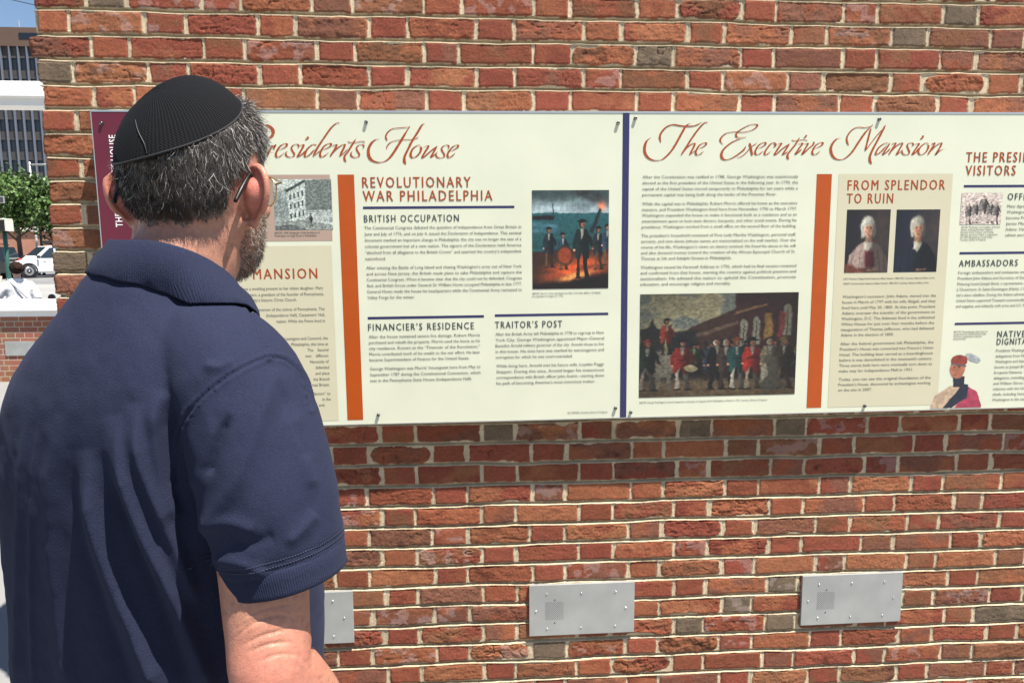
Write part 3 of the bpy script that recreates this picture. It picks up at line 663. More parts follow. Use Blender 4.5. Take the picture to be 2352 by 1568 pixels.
def street(u, v):
    img = np.zeros(u.shape+(3,)) + np.array((186,176,136))/255.; cl = fbm(u*7, v*7, 331, 3)
    img = blend(img, sstep(-.1, .4, cl), (128,134,122)); img = img*(1+.12*cl[..., None])
    img = blend(img, poly(u, v, [(.28,.36), (.62,.14), (1,0), (1,.75), (.28,.75)]), (74,48,40)); img = blend(img, poly(u, v, [(.60,.0), (1.0,0), (1,.6), (.60,.62)]), (66,38,34))
    img = blend(img, poly(u, v, [(.34,.40), (.62,.27), (.62,.30), (.34,.44)]), (120,96,78)); img = blend(img, poly(u, v, [(.60,.18), (.8,.10), (.8,.125), (.6,.205)]), (150,110,72))
    for i in range(5): img = blend(img, poly(u, v, [(.36+.05*i, .47-.01*i), (.38+.05*i, .465-.01*i), (.38+.05*i, .54), (.36+.05*i, .54)], .006), (40,34,34))
    for (x, y, w, h) in [(.655,.30,.022,.22), (.735,.28,.022,.22), (.93,.16,.03,.26)]:
        img = blend(img, poly(u, v, [(x-w,y), (x+w,y), (x+w,y+h), (x-w,y+h)]), (150,148,126)); img = blend(img, ell(u, v, x, y, w, .05), (150,148,126)); img = blend(img, poly(u, v, [(x-.003,y), (x+.003,y), (x+.003,y+h), (x-.003,y+h)], .003), (60,60,56))
    img = blend(img, poly(u, v, [(.79,.20), (.83,.20), (.84,.42), (.78,.45)], .01), (170,128,66)); img = blend(img, poly(u, v, [(.88,.18), (.92,.2), (.90,.44), (.87,.42)], .01), (150,64,54))
    img = blend(img, poly(u, v, [(0,.34), (.05,.33), (.08,.24), (.1,.33), (.16,.36), (.16,.6), (0,.6)]), (44,42,40))
    img = blend(img, sstep(.5, .62, v)*(1-sstep(.80, .9, v)), (44,32,30)); img = blend(img, sstep(.80, .90, v)*(.8+.2*vnoise(u*30, v*16, 335)), (124,94,62))
    img = blend(img, poly(u, v, [(.19,.36), (.36,.36), (.36,.60), (.19,.60)], .02), (34,36,38)); img = blend(img, ell(u, v, .14, .68, .11, .14, .1), (150,142,122)); img = blend(img, poly(u, v, [(.10,.72), (.13,.72), (.13,.93), (.105,.93)]), (150,142,122)); img = blend(img, poly(u, v, [(.17,.72), (.2,.72), (.2,.93), (.175,.93)]), (140,132,114))
    img = figure(img, u, v, .17, .58, .34, (168,62,46), (60,40,34), (24,22,24))
    rs = np.random.RandomState(44)
    for i in range(34): img = figure(img, u, v, rs.uniform(.34, 1.0), rs.uniform(.76, .84), .30, rs.randint(24, 84, 3), (40,32,30), [None, (24,22,22)][i % 2])
    for (x, c, l, hh) in [(.05,(40,52,50),(170,150,130),(150,60,50)), (.27,(150,40,32),(190,180,160),(24,22,24)), (.49,(20,20,22),(22,20,20),(200,194,176)), (.55,(70,54,46),(60,46,40),(190,180,160)), (.62,(32,82,78),(196,186,166),(120,60,40)), (.715,(176,44,34),(168,150,122),(18,18,22)), (.83,(128,118,92),(88,84,70),(170,160,136)), (.92,(60,48,36),(120,90,60),(120,96,60))]:
        img = figure(img, u, v, x, .93, .50, c, l, None if sum(hh) > 400 else hh, hair=hh)
    img = blend(img, poly(u, v, [(.79,.62), (.87,.62), (.91,.94), (.77,.94)], .02), (96,92,76)); img = blend(img, poly(u, v, [(.77,.72), (.80,.68), (.82,.80), (.77,.88)], .01), (196,186,160)); img = blend(img, ell(u, v, .325, .725, .04, .035, .2), (196,180,136))
    vg = 1-.30*sstep(.25, .75, np.hypot((u-.5)*1.1, v-.5)); return grain(img*.74*vg[..., None], u, v, 340, .16, 60)
def portrait(bgc, coat, hair, skin, scarf, accent, sit):
    def f(u, v):
        n1 = fbm(u*11, v*11, sit+1, 3); n2 = fbm(u*26, v*26, sit+2, 3); uu, vv = u+.020*n1, v+.020*fbm(u*11+5, v*11, sit+3, 3)
        img = np.zeros(u.shape+(3,)) + np.array(bgc)/255.; img = blend(img, ell(u, v, .98, .30, .5, .6, 0, .9)*.6*(.8+.4*n1), (98,76,60))
        lit = 1.18-.62*sstep(.36, .70, u+.10*(v-.3))
        def put(m, c, k=1.0, sh=True):
            nonlocal img
            cc = np.asarray(c, float)[None, None]/255.*k*(lit[..., None] if sh else 1)*(1+.22*n2[..., None]); img = img*(1-m[..., None])+np.clip(cc, 0, 1)*m[..., None]
        put(poly(uu, vv, [(.02,1.02), (.10,.72), (.30,.56), (.45,.50), (.62,.50), (.80,.58), (.95,.74), (1.0,1.02)], .02), coat)
        for k, (x0, x1) in enumerate([(.2, .12), (.34, .3), (.72, .8), (.84, .93)]): put(poly(uu, vv, [(x0, .62), (x0+.03, .62), (x1+.04, 1.0), (x1, 1.0)], .02)*.5, coat, .6)
        put(ell(uu, vv, .50, .255, .165, .150, .1, .22), hair); put(ell(uu, vv, .405, .33, .06, .11, .1, .3), hair, .9); put(ell(uu, vv, .625, .33, .055, .10, -.1, .3), hair, .75)
        put(poly(uu, vv, [(.45,.36), (.60,.36), (.62,.53), (.44,.53)], .02), skin, .8)
        put(ell(uu, vv, .520, .315, .098, .128, .05, .16), skin); put(ell(uu, vv, .50, .215, .12, .045, .05, .4), hair, .95)
        put(ell(uu, vv, .467, .345, .032, .026, 0, .8)*.5, (206,110,92)); put(ell(uu, vv, .582, .345, .030, .026, 0, .8)*.4, (190,100,84))
        for x in (.478, .566): put(ell(uu, vv, x, .300, .026, .012, 0, .6)*.75, (110,72,56)); put(ell(uu, vv, x, .278, .032, .007, 0, .6)*.6, (120,84,62))
        put(ell(uu, vv, .530, .335, .014, .040, .1, .7)*.45, (150,98,72)); put(ell(uu, vv, .525, .392, .034, .009, 0, .6)*.8, (150,74,64)); put(ell(uu, vv, .525, .425, .05, .018, 0, .8)*.35, (140,92,70))
        put(poly(uu, vv, [(.42,.515), (.63,.515), (.60,.60), (.52,.68), (.42,.62)], .025), scarf)
        if accent is not None: put(poly(uu, vv, [(.46,.66), (.66,.66), (.70,.90), (.48,.92)], .03), accent); put(poly(uu, vv, [(0,.84), (.3,.92), (.7,.94), (.7,1.0), (0,1.0)], .03), (92,50,38))
        put(ell(uu, vv, .64, .955, .13, .026, -.1, .3), skin, .85); return np.clip(img, 0, 1)
    return f
def sketch(u, v):
    img = np.zeros(u.shape+(3,)) + np.array((222,204,192))/255.
    for (x, y, h) in [(.2,1.0,.7), (.36,.95,.7), (.55,.9,.85), (.72,.95,.7), (.86,1.0,.72)]: img = figure(img, u, v, x, y, h, (120,112,108), (140,130,124), None, (206,186,174), hair=(196,182,172))
    img = blend(img, ell(u, v, .55, .80, .34, .12), (200,184,174)); return grain(img, u, v, 350, .22, 30)
def litho(u, v):
    img = np.zeros(u.shape+(3,)) + np.array((206,214,204))/255.; img = blend(img, ell(u, v, .05, .55, .35, .3, 0, .6)*.8, (120,130,124))
    img = blend(img, poly(u, v, [(.22,.22), (.54,.02), (.54,.82), (.26,.82)]), (196,204,194)); img = blend(img, poly(u, v, [(.54,.02), (1,0), (1,.62), (.54,.62)]), (120,128,120)); img = blend(img, poly(u, v, [(.54,.62), (1,.60), (1,.86), (.54,.80)]), (176,184,176))
    img = blend(img, poly(u, v, [(.19,.22), (.54,.01), (.56,.05), (.22,.27)]), (70,78,74))
    for i in range(4):
        for j in range(3):
            x = .27+.07*i; y = .30+.19*j-.022*i; img = blend(img, poly(u, v, [(x,y), (x+.028,y-.012), (x+.028,y+.1), (x,y+.105)], .005), (74,82,80))
    img = blend(img, poly(u, v, [(0,.86), (.5,.80), (1,.90), (1,1), (0,1)]), (150,156,148)); img = blend(img, poly(u, v, [(0,.92), (.35,.9), (.55,1), (0,1)]), (104,110,106)); img = figure(img, u, v, .62, .92, .24, (50,56,56), (60,66,64), (40,44,44))
    return grain(img, u, v, 360, .24, 45)
def bust(u, v):
    img = np.ones(u.shape+(3,)); k = np.zeros(u.shape); 
    def put(m, c):
        nonlocal img, k
        img = blend(img, m, c); k = np.maximum(k, m)
    put(poly(u, v, [(.02,1.0), (.10,.78), (.35,.62), (.62,.62), (.86,.74), (.97,1.0)], .006), (206,176,146)); put(poly(u, v, [(.62,.60), (.86,.72), (.97,1.0), (.48,1.0)], .006), (178,66,88))
    put(poly(u, v, [(.60,.58), (.70,.60), (.68,.82), (.40,1.0), (.25,1.0)], .006), (40,46,62)); put(poly(u, v, [(.40,.46), (.62,.46), (.62,.66), (.42,.64)], .006), (44,48,60))
    put(ell(u, v, .48, .34, .14, .16, 0, .06), (186,118,88)); put(ell(u, v, .50, .20, .155, .10, .1, .06), (150,66,52)); put(poly(u, v, [(.35,.24), (.64,.28), (.64,.31), (.35,.27)], .006), (96,96,104))
    put(ell(u, v, .74, .16, .15, .06, .45, .1), (176,182,180))
    img = blend(img, ell(u, v, .42, .31, .02, .01), (84,52,44)); img = blend(img, ell(u, v, .50, .31, .02, .01), (84,52,44)); img = blend(img, ell(u, v, .45, .43, .03, .009), (140,66,58))
    return grain(img, u, v, 370, .10, 20), (k > .5)
S1.picture("picture", qA(1716, 517), (qA(2192, 517)[0], qB(1722, 217)[1]), harbour, (210, 273))
S1.picture("picture", qA(117, 449), (qA(476, 449)[0], qA(117, 762)[1]), litho, (190, 165))
S2.picture("picture", qD(105, 236), (qD(1026, 400)[0], qD(99, 840)[1]), street, (380, 250))
S2.picture("picture", qC(1316, 603), (qC(1572, 603)[0], qD(1300, 111)[1]), portrait((30,28,34), (150,128,118), (196,192,176), (214,164,132), (206,198,178), (104,34,40), 380), (130, 182))
S2.picture("picture", qC(1607, 603), (qC(1862, 603)[0], qD(1590, 107)[1]), portrait((26,30,44), (22,28,42), (182,176,158), (216,160,126), (222,214,192), None, 384), (130, 182))
S2.picture("picture", qC(1988, 505), (qC(2228, 505)[0], qC(1985, 690)[1]), sketch, (100, 78))
S2.picture("picture", qD(1815, 558), (qD(2140, 558)[0], bot+.0045), bust, (110, 118))
bpy.data.objects.remove(txt_ob)

# ---------------------------------------------------------------- stainless plates with speaker grilles, screwed to the wall
plate_m = mat("weathered_stainless_plate", (.40,.405,.39), .5, .55, noise=.20, nscale=7, detail=9, bump=.00006, bscale=40)
screw_m = mat("screw_steel", (.75,.75,.74), .2, 1.0)
hole_m = mat("dark_grille_hole", (.06,.06,.063), .5)
def wall_plate(name, cx, cz, tilt, label, y=0.0, hole=True):
    root = empty(name, (cx, y, cz), (0, tilt, 0)); w, h, t = .35, .176, .009
    m = MB(); m.box((-w/2, -t, -h/2), (w/2, .003, h/2), .0012); m.build("face_plate", plate_m, root)
    for (x, z) in [(-.117,.057), (-.003,.057), (.111,.057), (-.153,-.001), (.146,-.001), (-.117,-.063), (-.003,-.063), (.111,-.063)]:
        s = MB(); s.lathe([(.0033, 0), (.0033, .0008), (.0025, .0019), (.0010, .0024), (0, .0022)], (x, -t-.0001, z), (0, -1, 0), 12); s.build("screw", screw_m, root, True)
    if hole:
        g = MB()
        for i in range(17):
            for j in range(9):
                x = -.121+.0036*i; z = -.0315+.0070*j+(.0035 if i % 2 else 0)
                n = 7; V = [(x+.00125*math.cos(2*math.pi*q/n), -t-.0004, z+.00125*math.sin(2*math.pi*q/n)) for q in range(n)]; g.add(V, [tuple(range(n-1, -1, -1))])
        g.build("grille", hole_m, root)
        for z in (.036, -.044):
            s = MB(); s.lathe([(.0026, 0), (.0024, .0006), (0, .0006)], (-.091, -t-.0001, z), (0, -1, 0), 10); s.build("grille_screw", hole_m, root)
    tag(root, label, "metal plate", "stainless plates screwed to brick walls"); return root
wall_plate("metal_plate", -.545, .424, -.002, "stainless plate low on the wall, half hidden behind the man's elbow")
wall_plate("metal_plate", .376, .423, -.004, "stainless plate with small grille, centred below the navy seam of the panels")
wall_plate("metal_plate", 1.298, .424, -.006, "stainless plate with small grille at the lower right, below the orange bar")
# ---------------------------------------------------------------- the man in the foreground
TH = R(29.0)
PB = at(352, 1250, .985)
man = empty("person", (PB[0], PB[1], 0), (0, 0, -TH))
tag(man, "man seen from behind in a navy polo shirt and black skullcap, reading the panels", "person")
MR = np.array([[math.cos(TH), -math.sin(TH), 0], [math.sin(TH), math.cos(TH), 0], [0, 0, 1.0]])   # rows: local x,y,z axes in the world
MO = np.array([PB[0], PB[1], 0.0])
def toworld(P): return np.asarray(P) @ MR + MO
def tolocal(P): return (np.asarray(P)-MO) @ MR.T
def pimg(P): return project(toworld(P))

def ring(c, ax, ay, a, bf, bb, ex=2.0, n=64, tilt=None):
    """closed ring round c; ax, ay unit axes; a half width along ax; bf / bb half depth along +ay / -ay"""
    w = np.linspace(0, 2*math.pi, n, endpoint=False); cs, sn = np.cos(w), np.sin(w)
    X = a*np.sign(cs)*np.abs(cs)**(2/ex); Y = np.where(sn > 0, bf, bb)*np.sign(sn)*np.abs(sn)**(2/ex)
    return np.asarray(c)+X[:, None]*np.asarray(ax)+Y[:, None]*np.asarray(ay)
def limb(pts, ra, rb=None, n=40, sub=6, up=(0, 1, 0)):
    """smooth tube through pts with elliptical sections"""
    P = np.asarray(pts, float); k = len(P); rb = ra if rb is None else rb
    t = np.linspace(0, k-1, (k-1)*sub+1); i = np.clip(np.floor(t).astype(int), 0, k-2); f = (t-i)[:, None]
    p0 = P[np.clip(i-1, 0, k-1)]; p1 = P[i]; p2 = P[i+1]; p3 = P[np.clip(i+2, 0, k-1)]
    C = .5*((2*p1)+(-p0+p2)*f+(2*p0-5*p1+4*p2-p3)*f**2+(-p0+3*p1-3*p2+p3)*f**3)
    A = np.interp(t, range(k), ra); Bq = np.interp(t, range(k), rb); T = np.gradient(C, axis=0); T /= np.linalg.norm(T, axis=1)[:, None]
    rings = []
    for j in range(len(t)):
        y = np.array(up, float); y -= T[j]*(y @ T[j]); y /= np.linalg.norm(y); x = np.cross(y, T[j])
        rings.append(ring(C[j], x, y, A[j], Bq[j], Bq[j], 2.0, n))
    m = MB(); m.loft(rings); return np.array(m.v), m.f
def loft(rings): m = MB(); m.loft(rings); return np.array(m.v), m.f
def ellipsoid(c, r, Rm=np.eye(3), n=28):
    rings = []
    for i in range(1, n//2):
        th = math.pi*i/(n//2); w = np.linspace(0, 2*math.pi, n, endpoint=False)
        Q = np.stack([r[0]*math.sin(th)*np.cos(w), r[1]*math.sin(th)*np.sin(w), np.full(n, r[2]*math.cos(math.pi-th))], 1); rings.append(np.asarray(c)+Q @ Rm)
    return loft(rings)
def union(parts, voxel, smooth=3):
    m = MB()
    for V, F in parts: m.add(V, F)
    me = bpy.data.meshes.new("tmp"); me.from_pydata(m.v, [], m.f); o = bpy.data.objects.new("tmp", me); scene.collection.objects.link(o)
    bm = bmesh.new(); bm.from_mesh(me); bmesh.ops.recalc_face_normals(bm, faces=bm.faces); bm.to_mesh(me); bm.free()
    md = o.modifiers.new("r", 'REMESH'); md.mode = 'VOXEL'; md.voxel_size = voxel
    dg = bpy.context.evaluated_depsgraph_get(); dg.update(); e = o.evaluated_get(dg).to_mesh()
    V = np.zeros(len(e.vertices)*3); e.vertices.foreach_get("co", V); V = V.reshape(-1, 3)
    lt = np.zeros(len(e.polygons), int); e.polygons.foreach_get("loop_total", lt); li = np.zeros(len(e.loops), int); e.loops.foreach_get("vertex_index", li)
    assert (lt == 4).all(); F = li.reshape(-1, 4); bpy.data.objects.remove(o); bpy.data.meshes.remove(me)
    return lap(V, F, smooth), F
def edges_of(F): return np.concatenate([F[:, [0, 1]], F[:, [1, 2]], F[:, [2, 3]], F[:, [3, 0]]])
def lap(V, F, it, w=None, lam=.5):
    E = edges_of(F); i = np.concatenate([E[:, 0], E[:, 1]]); j = np.concatenate([E[:, 1], E[:, 0]]); n = len(V); cnt = np.bincount(i, minlength=n)[:, None]
    for q in range(it):
        S = np.stack([np.bincount(i, weights=V[j, k], minlength=n) for k in range(3)], 1)/np.maximum(cnt, 1)
        V = V+(S-V)*(lam if w is None else lam*w[:, None])
    return V
def normals(V, F):
    n = np.cross(V[F[:, 2]]-V[F[:, 0]], V[F[:, 3]]-V[F[:, 1]]); N = np.zeros_like(V)
    for k in range(4):
        for a in range(3): N[:, a] += np.bincount(F[:, k], weights=n[:, a], minlength=len(V))
    return N/(np.linalg.norm(N, axis=1)[:, None]+1e-12)
def seg_dist(X, Y, pts):
    """distance to a polyline, side (signed) and position along it 0..1"""
    P = np.array(pts, float); best = np.full(X.shape, 1e9); sg = np.zeros(X.shape); al = np.zeros(X.shape); L = np.hypot(*np.diff(P, axis=0).T); cum = np.concatenate([[0], np.cumsum(L)])
    for k in range(len(P)-1):
        a, b = P[k], P[k+1]; d = b-a; t = np.clip(((X-a[0])*d[0]+(Y-a[1])*d[1])/(d @ d), 0, 1); qx, qy = X-a[0]-t*d[0], Y-a[1]-t*d[1]
        h = np.hypot(qx, qy); m = h < best; best = np.where(m, h, best); sg = np.where(m, np.sign(d[0]*qy-d[1]*qx), sg); al = np.where(m, (cum[k]+t*L[k])/cum[-1], al)
    return best, sg, al
def curve(pts, n=8):
    P = np.array(pts, float); k = len(P); t = np.linspace(0, k-1, (k-1)*n+1); i = np.clip(np.floor(t).astype(int), 0, k-2); f = (t-i)[:, None]
    p0 = P[np.clip(i-1, 0, k-1)]; p1 = P[i]; p2 = P[i+1]; p3 = P[np.clip(i+2, 0, k-1)]
    return .5*((2*p1)+(-p0+p2)*f+(2*p0-5*p1+4*p2-p3)*f**2+(-p0+3*p1-3*p2+p3)*f**3)

EX, EY, EZ = np.eye(3)
# ---- head frame
HY = R(-19.5)                              # head turned a little further than the body
HC = np.array([-.012, .045, 1.70])
_w = toworld(HC); 
# height of the head centre so that it lies on the sight line through its place in the picture
_d = ray(458, 417); _t = ((_w-CAM) @ FW); HC = tolocal(CAM + _d*_t); 
HT = R(-5.0)
HX = np.array([math.cos(HY), -math.sin(HY), 0]); HF0 = np.array([math.sin(HY), math.cos(HY), 0])
HF = HF0*math.cos(HT)+EZ*math.sin(HT); HU = -HF0*math.sin(HT)+EZ*math.cos(HT)
HM = np.stack([HX, HF, HU])              # rows = head axes in man's frame
def hd(P): return np.asarray(P, float) @ HM + HC
def inv_hd(P): return (np.asarray(P)-HC) @ HM.T

def head_parts():
    sec = [(.122,-.012,.008,.012),(.117,-.044,.034,.042),(.107,-.066,.052,.058),(.090,-.084,.070,.070),(.066,-.096,.083,.077),(.036,-.102,.092,.0805),(.006,-.102,.096,.0815),
           (-.022,-.096,.095,.080),(-.046,-.086,.093,.0765),(-.068,-.074,.094,.073),(-.088,-.052,.093,.068),(-.106,-.022,.090,.058),(-.120,.006,.084,.045),(-.128,.034,.072,.028),(-.131,.046,.060,.012)]
    rings = []
    for (u, b, f, a) in curve(sec, 4):
        c = (b+f)/2 if u > -.05 else (b*.45+f*.55); rings.append(hd(ring((0, c, u), EX, EY, a, f-c, c-b, 2.15, 64)))
    P = [loft(rings[::-1])]
    # nose, brow, lips, eye sockets' lids
    P.append(loft([hd(ring((0, .090, .022), EX, EY, .007, .012, .02, 2, 24)), hd(ring((0, .093, .0), EX, EY, .009, .014, .02, 2, 24)), hd(ring((0, .095, -.022), EX, EY, .013, .018, .02, 2, 24)), hd(ring((0, .094, -.034), EX, EY, .015, .014, .02, 2, 24)), hd(ring((0, .094, -.041), EX, EY, .010, .008, .02, 2, 24))][::-1]))
    P.append(ellipsoid(hd((0, .086, .040)), (.052, .014, .010), HM)); P.append(ellipsoid(hd((0, .091, -.066)), (.025, .011, .006), HM)); P.append(ellipsoid(hd((0, .089, -.078)), (.022, .011, .007), HM)); P.append(ellipsoid(hd((0, .084, -.112)), (.020, .014, .013), HM))
    for s in (-1, 1): P.append(ellipsoid(hd((s*.047, .068, -.030)), (.022, .018, .018), HM)); P.append(ellipsoid(hd((s*.032, .079, .008)), (.016, .012, .011), HM))
    # neck
    nb = np.array([.040, -.004, 1.52])
    P.append(limb([hd((0, -.004, -.02)), hd((0, -.010, -.072)), (nb+hd((0, -.012, -.10)))/2+np.array([0, .000, 0]), nb, nb+np.array([0, 0, -.08])], [.066, .064, .064, .072, .09], [.072, .069, .066, .070, .08], 48))
    for s in (-1, 1):                    # neck muscles and trapezius
        P.append(limb([hd((s*.060, -.02, -.05)), (.04+s*.048, .02, 1.56), (.04+s*.030, .055, 1.48)], [.018, .016, .015], None, 20)); P.append(limb([hd((s*.02, -.034, -.07)), (.04+s*.030, -.030, 1.550), (.03+s*.09, -.02, 1.475)], [.026, .030, .026], None, 24))
    return P
EAR_OUT = [(.000,.020),(.004,.034),(.017,.0415),(.032,.037),(.0405,.022),(.041,.004),(.036,-.012),(.027,-.024),(.0185,-.0345),(.008,-.039),(.000,-.033),(-.002,-.022)]
def ear_parts(s):
    P = []; al = R(60 if s > 0 else 38); base = np.array([s*.0760, -.016, -.024])
    eb = np.array([s*math.sin(al), -math.cos(al), -.10]); eb /= np.linalg.norm(eb); eu = np.array([s*.10, -.16, 1.0]); eu -= eb*(eu @ eb); eu /= np.linalg.norm(eu); en = np.cross(eb, eu)
    if en @ np.array([s, 0, 0]) < 0: en = -en           # outward face of the ear
    g = lambda p, q, h=0: hd(base+eb*p+eu*q+en*h)
    out = curve(EAR_OUT, 5); c = np.array([.014, .002])
    rings = []
    for k, (sc, h0) in enumerate([(.02, -.0140), (.30, -.0125), (.46, -.0085), (.62, -.0012), (.78, .0002), (.90, -.0034), (.97, -.0030), (1.0, .0004), (1.0, .0040), (.90, .0046), (.74, .0050), (.55, .0020), (.30, -.0060), (.02, -.0080)]):
        rings.append([g(*(c+(p-c)*sc), h0) for p in out])
    P.append(loft(rings))
    rim = curve([(.002,.016),(.004,.032),(.016,.0395),(.031,.035),(.0385,.021),(.039,.004),(.034,-.012),(.025,-.024)], 5); P.append(limb([g(p[0], p[1], .0020) for p in rim[::3]], np.full(len(rim[::3]), .0042), None, 14, 3, up=(0, 0.3, 1)))
    P.append(ellipsoid(g(.010, -.034, .001), (.0075, .008, .0075))); P.append(ellipsoid(g(-.001, -.004, .002), (.005, .007, .008), HM))
    return P
def arm_parts(s, E_, W_, hand=True, S0=(.185, -.015, 1.44)):
    S_ = np.array(S0, float); E = np.array([s*E_[0], E_[1], E_[2]]); Wp = np.array([s*W_[0], W_[1], W_[2]])
    M1 = S_*.5+E*.5+np.array([s*.004, .006, 0]); M2 = E*.62+Wp*.38+np.array([s*.008, .004, 0])
    P = [limb([S_+np.array([-s*.06, 0, .01]), S_, M1, E+(M1-E)*.28, E, E+(M2-E)*.45, M2, Wp+(M2-Wp)*.35, Wp], [.055, .060, .051, .046, .044, .048, .047, .034, .027], [.055, .062, .055, .049, .047, .048, .044, .028, .020], 40)]
    P.append(ellipsoid(E+np.array([s*.004, -.026, -.008]), (.019, .017, .022)))            # point of the elbow
    if hand:
        d = Wp-E; d /= np.linalg.norm(d); side = np.array([s*1.0, .15, .1]); side -= d*(side @ d); side /= np.linalg.norm(side); pn = np.cross(d, side)*s   # side: back of hand; pn: along the knuckles
        Kc = Wp+d*.085
        rings = [ring(Wp-d*.01, pn, side, .024, .018, .018, 2.2, 28), ring(Wp+d*.03, pn, side, .037, .015, .016, 2.5, 28), ring(Wp+d*.065, pn, side, .042, .013, .015, 2.6, 28), ring(Wp+d*.088, pn, side, .041, .011, .012, 2.6, 28)]
        P.append(loft(rings if s > 0 else rings))
        for q, (o, L, cr) in enumerate([(-.031, .066, .9), (-.0105, .076, 1.0), (.0105, .071, 1.1), (.030, .056, 1.25)]):
            b0 = Kc+pn*o; pts = [b0-d*.015, b0]; a = 0
            for sl, an in ((.45, 24*cr), (.31, 30*cr), (.24, 20*cr)):
                a += R(an); pts.append(pts[-1]+(d*math.cos(a)-side*math.sin(a))*L*sl)
            P.append(limb(pts, [.0095, .0095, .0085, .0078, .0065], None, 16, 4, up=tuple(pn)))
        t0 = Wp+d*.022-pn*.026; P.append(limb([t0, t0+d*.024-pn*.014-side*.008, t0+d*.047-pn*.020-side*.017, t0+d*.066-pn*.019-side*.026], [.013, .0115, .0105, .008], None, 16, 4, up=tuple(pn)))
    return P
E_R, W_R = (.270, -.062, 1.116), (.235, .085, .908)
parts = head_parts()+ear_parts(1)+ear_parts(-1)+arm_parts(1, E_R, W_R)+arm_parts(-1, (.160, .150, 1.12), (.06, .20, .93), S0=(-.130, .03, 1.40))
parts.append(loft([ring((0, .0, z), EX, EY, a, b, b, 2.3, 48) for z, a, b in ((.93, .12, .08), (1.1, .13, .085), (1.3, .14, .08), (1.42, .13, .07), (1.50, .075, .05))]))
BV, BF = union(parts, .0021, 3)
_h = inv_hd(BV); _w = np.exp(-((_h[:, 2]+.10)/.05)**2)*(np.abs(_h[:, 0]) < .082)+.9*sstep(.03, .07, _h[:, 2])
BV = lap(BV, BF, 40, np.clip(_w, 0, 1))
CAP_N = np.array([-.19, -.55, .82]); CAP_N /= np.linalg.norm(CAP_N)
CAP_OFF, CAP_ANG = .0130, 53.0
def cap_radius(D):                        # distance from the head centre to the skull along unit directions D (head axes)
    bb = np.where(D[:, 1] > 0, .094, .103); c = np.where(D[:, 2] > 0, .1215, .16)
    return 1/np.sqrt((D[:, 0]/.0815)**2+(D[:, 1]/bb)**2+(D[:, 2]/c)**2)
_h = inv_hd(BV); _r = np.linalg.norm(_h, axis=1); _D = _h/_r[:, None]; _a = np.degrees(np.arccos(np.clip(_D@CAP_N, -1, 1)))
_lim = cap_radius(_D)+.0065+.08*sstep(52, 95, _a); BV = np.where((_h[:, 2] > -.02)[:, None] & (_r > _lim)[:, None], hd(_D*np.minimum(_r, _lim)[:, None]), BV)
# skin colours: reddish ears, elbow and nape, hair shadow on the scalp is the hair itself
hl = inv_hd(BV); az = np.degrees(np.arctan2(np.abs(hl[:, 0]), hl[:, 1]))
HAIRLINE = ([0, 35, 55, 70, 80, 90, 98, 106, 116, 130, 150, 180], [.072, .070, .050, .030, .012, .030, .034, .016, -.024, -.052, -.066, -.070])
hair_h = np.interp(az, *HAIRLINE)
isear = (np.abs(hl[:, 0]) > .0835) & (np.abs(hl[:, 2]+.02) < .055) & (hl[:, 1] < .03)
ishead = hl[:, 2] > -.16
skin = np.tile(np.array((.365, .170, .112)), (len(BV), 1))*(1+.10*fbm(BV[:, 0]*60+BV[:, 1]*41, BV[:, 2]*60, 601, 3)[:, None])
skin = skin*(1+np.array((.05,.12,.10))*fbm(BV[:, 0]*130+BV[:, 1]*90, BV[:, 2]*130+BV[:, 1]*60, 611, 2)[:, None])*(1-.16*np.clip(fbm(BV[:, 0]*330+BV[:, 1]*200, BV[:, 2]*330+BV[:, 1]*90, 615, 1)-.45, 0, 1)[:, None]*4)
red = np.clip(np.exp(-((np.abs(hl[:, 0])-.094)**2/.0004+(hl[:, 1]+.025)**2/.0009+(hl[:, 2]+.012)**2/.0016)), 0, 1)*.9
el = np.exp(-(((BV-np.array([E_R[0], E_R[1]-.02, E_R[2]-.01]))**2).sum(1))/.0042)*.60
red = np.clip(red+el+.18*np.exp(-((BV[:, 2]-1.50)**2)/.0006), 0, 1)[:, None]
skin = skin*(1-red)+np.array((.48, .140, .105))*red
BN = normals(BV, BF)
# elbow creases
ex_, ey_, _ = pimg(BV)
for pts, amp, wd in [([(534,1470),(580,1432),(640,1412),(690,1424)], -.0020, 3.6), ([(548,1486),(610,1456),(672,1446)], -.0017, 3.4), ([(560,1502),(620,1478),(690,1474)], -.0019, 3.6), ([(532,1450),(590,1418),(650,1400)], -.0011, 3), ([(585,1522),(640,1502),(700,1506)], -.0013, 4),
   ([(540,1430),(600,1402),(670,1388)], -.0008, 3), ([(560,1414),(620,1392),(700,1384)], -.0007, 3), ([(600,1466),(660,1440),(706,1440)], -.0009, 3), ([(690,1430),(716,1470),(724,1520)], .0011, 5), ([(660,1500),(700,1530),(720,1568)], .0010, 5)]:
    d, sg, al_ = seg_dist(ex_, ey_, curve(pts)); on = (BV[:, 0] > .2) & (BV[:, 2] < 1.22) & (BV[:, 1] < .08)
    BV = BV+BN*(amp*np.exp(-(d/wd)**2)*np.sin(np.pi*np.clip(al_, .02, .98))*on)[:, None]
skin_m = mat("sun_tanned_skin", (.46,.235,.165), .48, spec=.45, tint=True, noise=.10, nscale=140, bump=.0005, bscale=420, sss=.12, sssr=(1, .35, .2), sscale=.006)
body = mesh_obj("body", BV, BF, skin_m, man, True, skin)

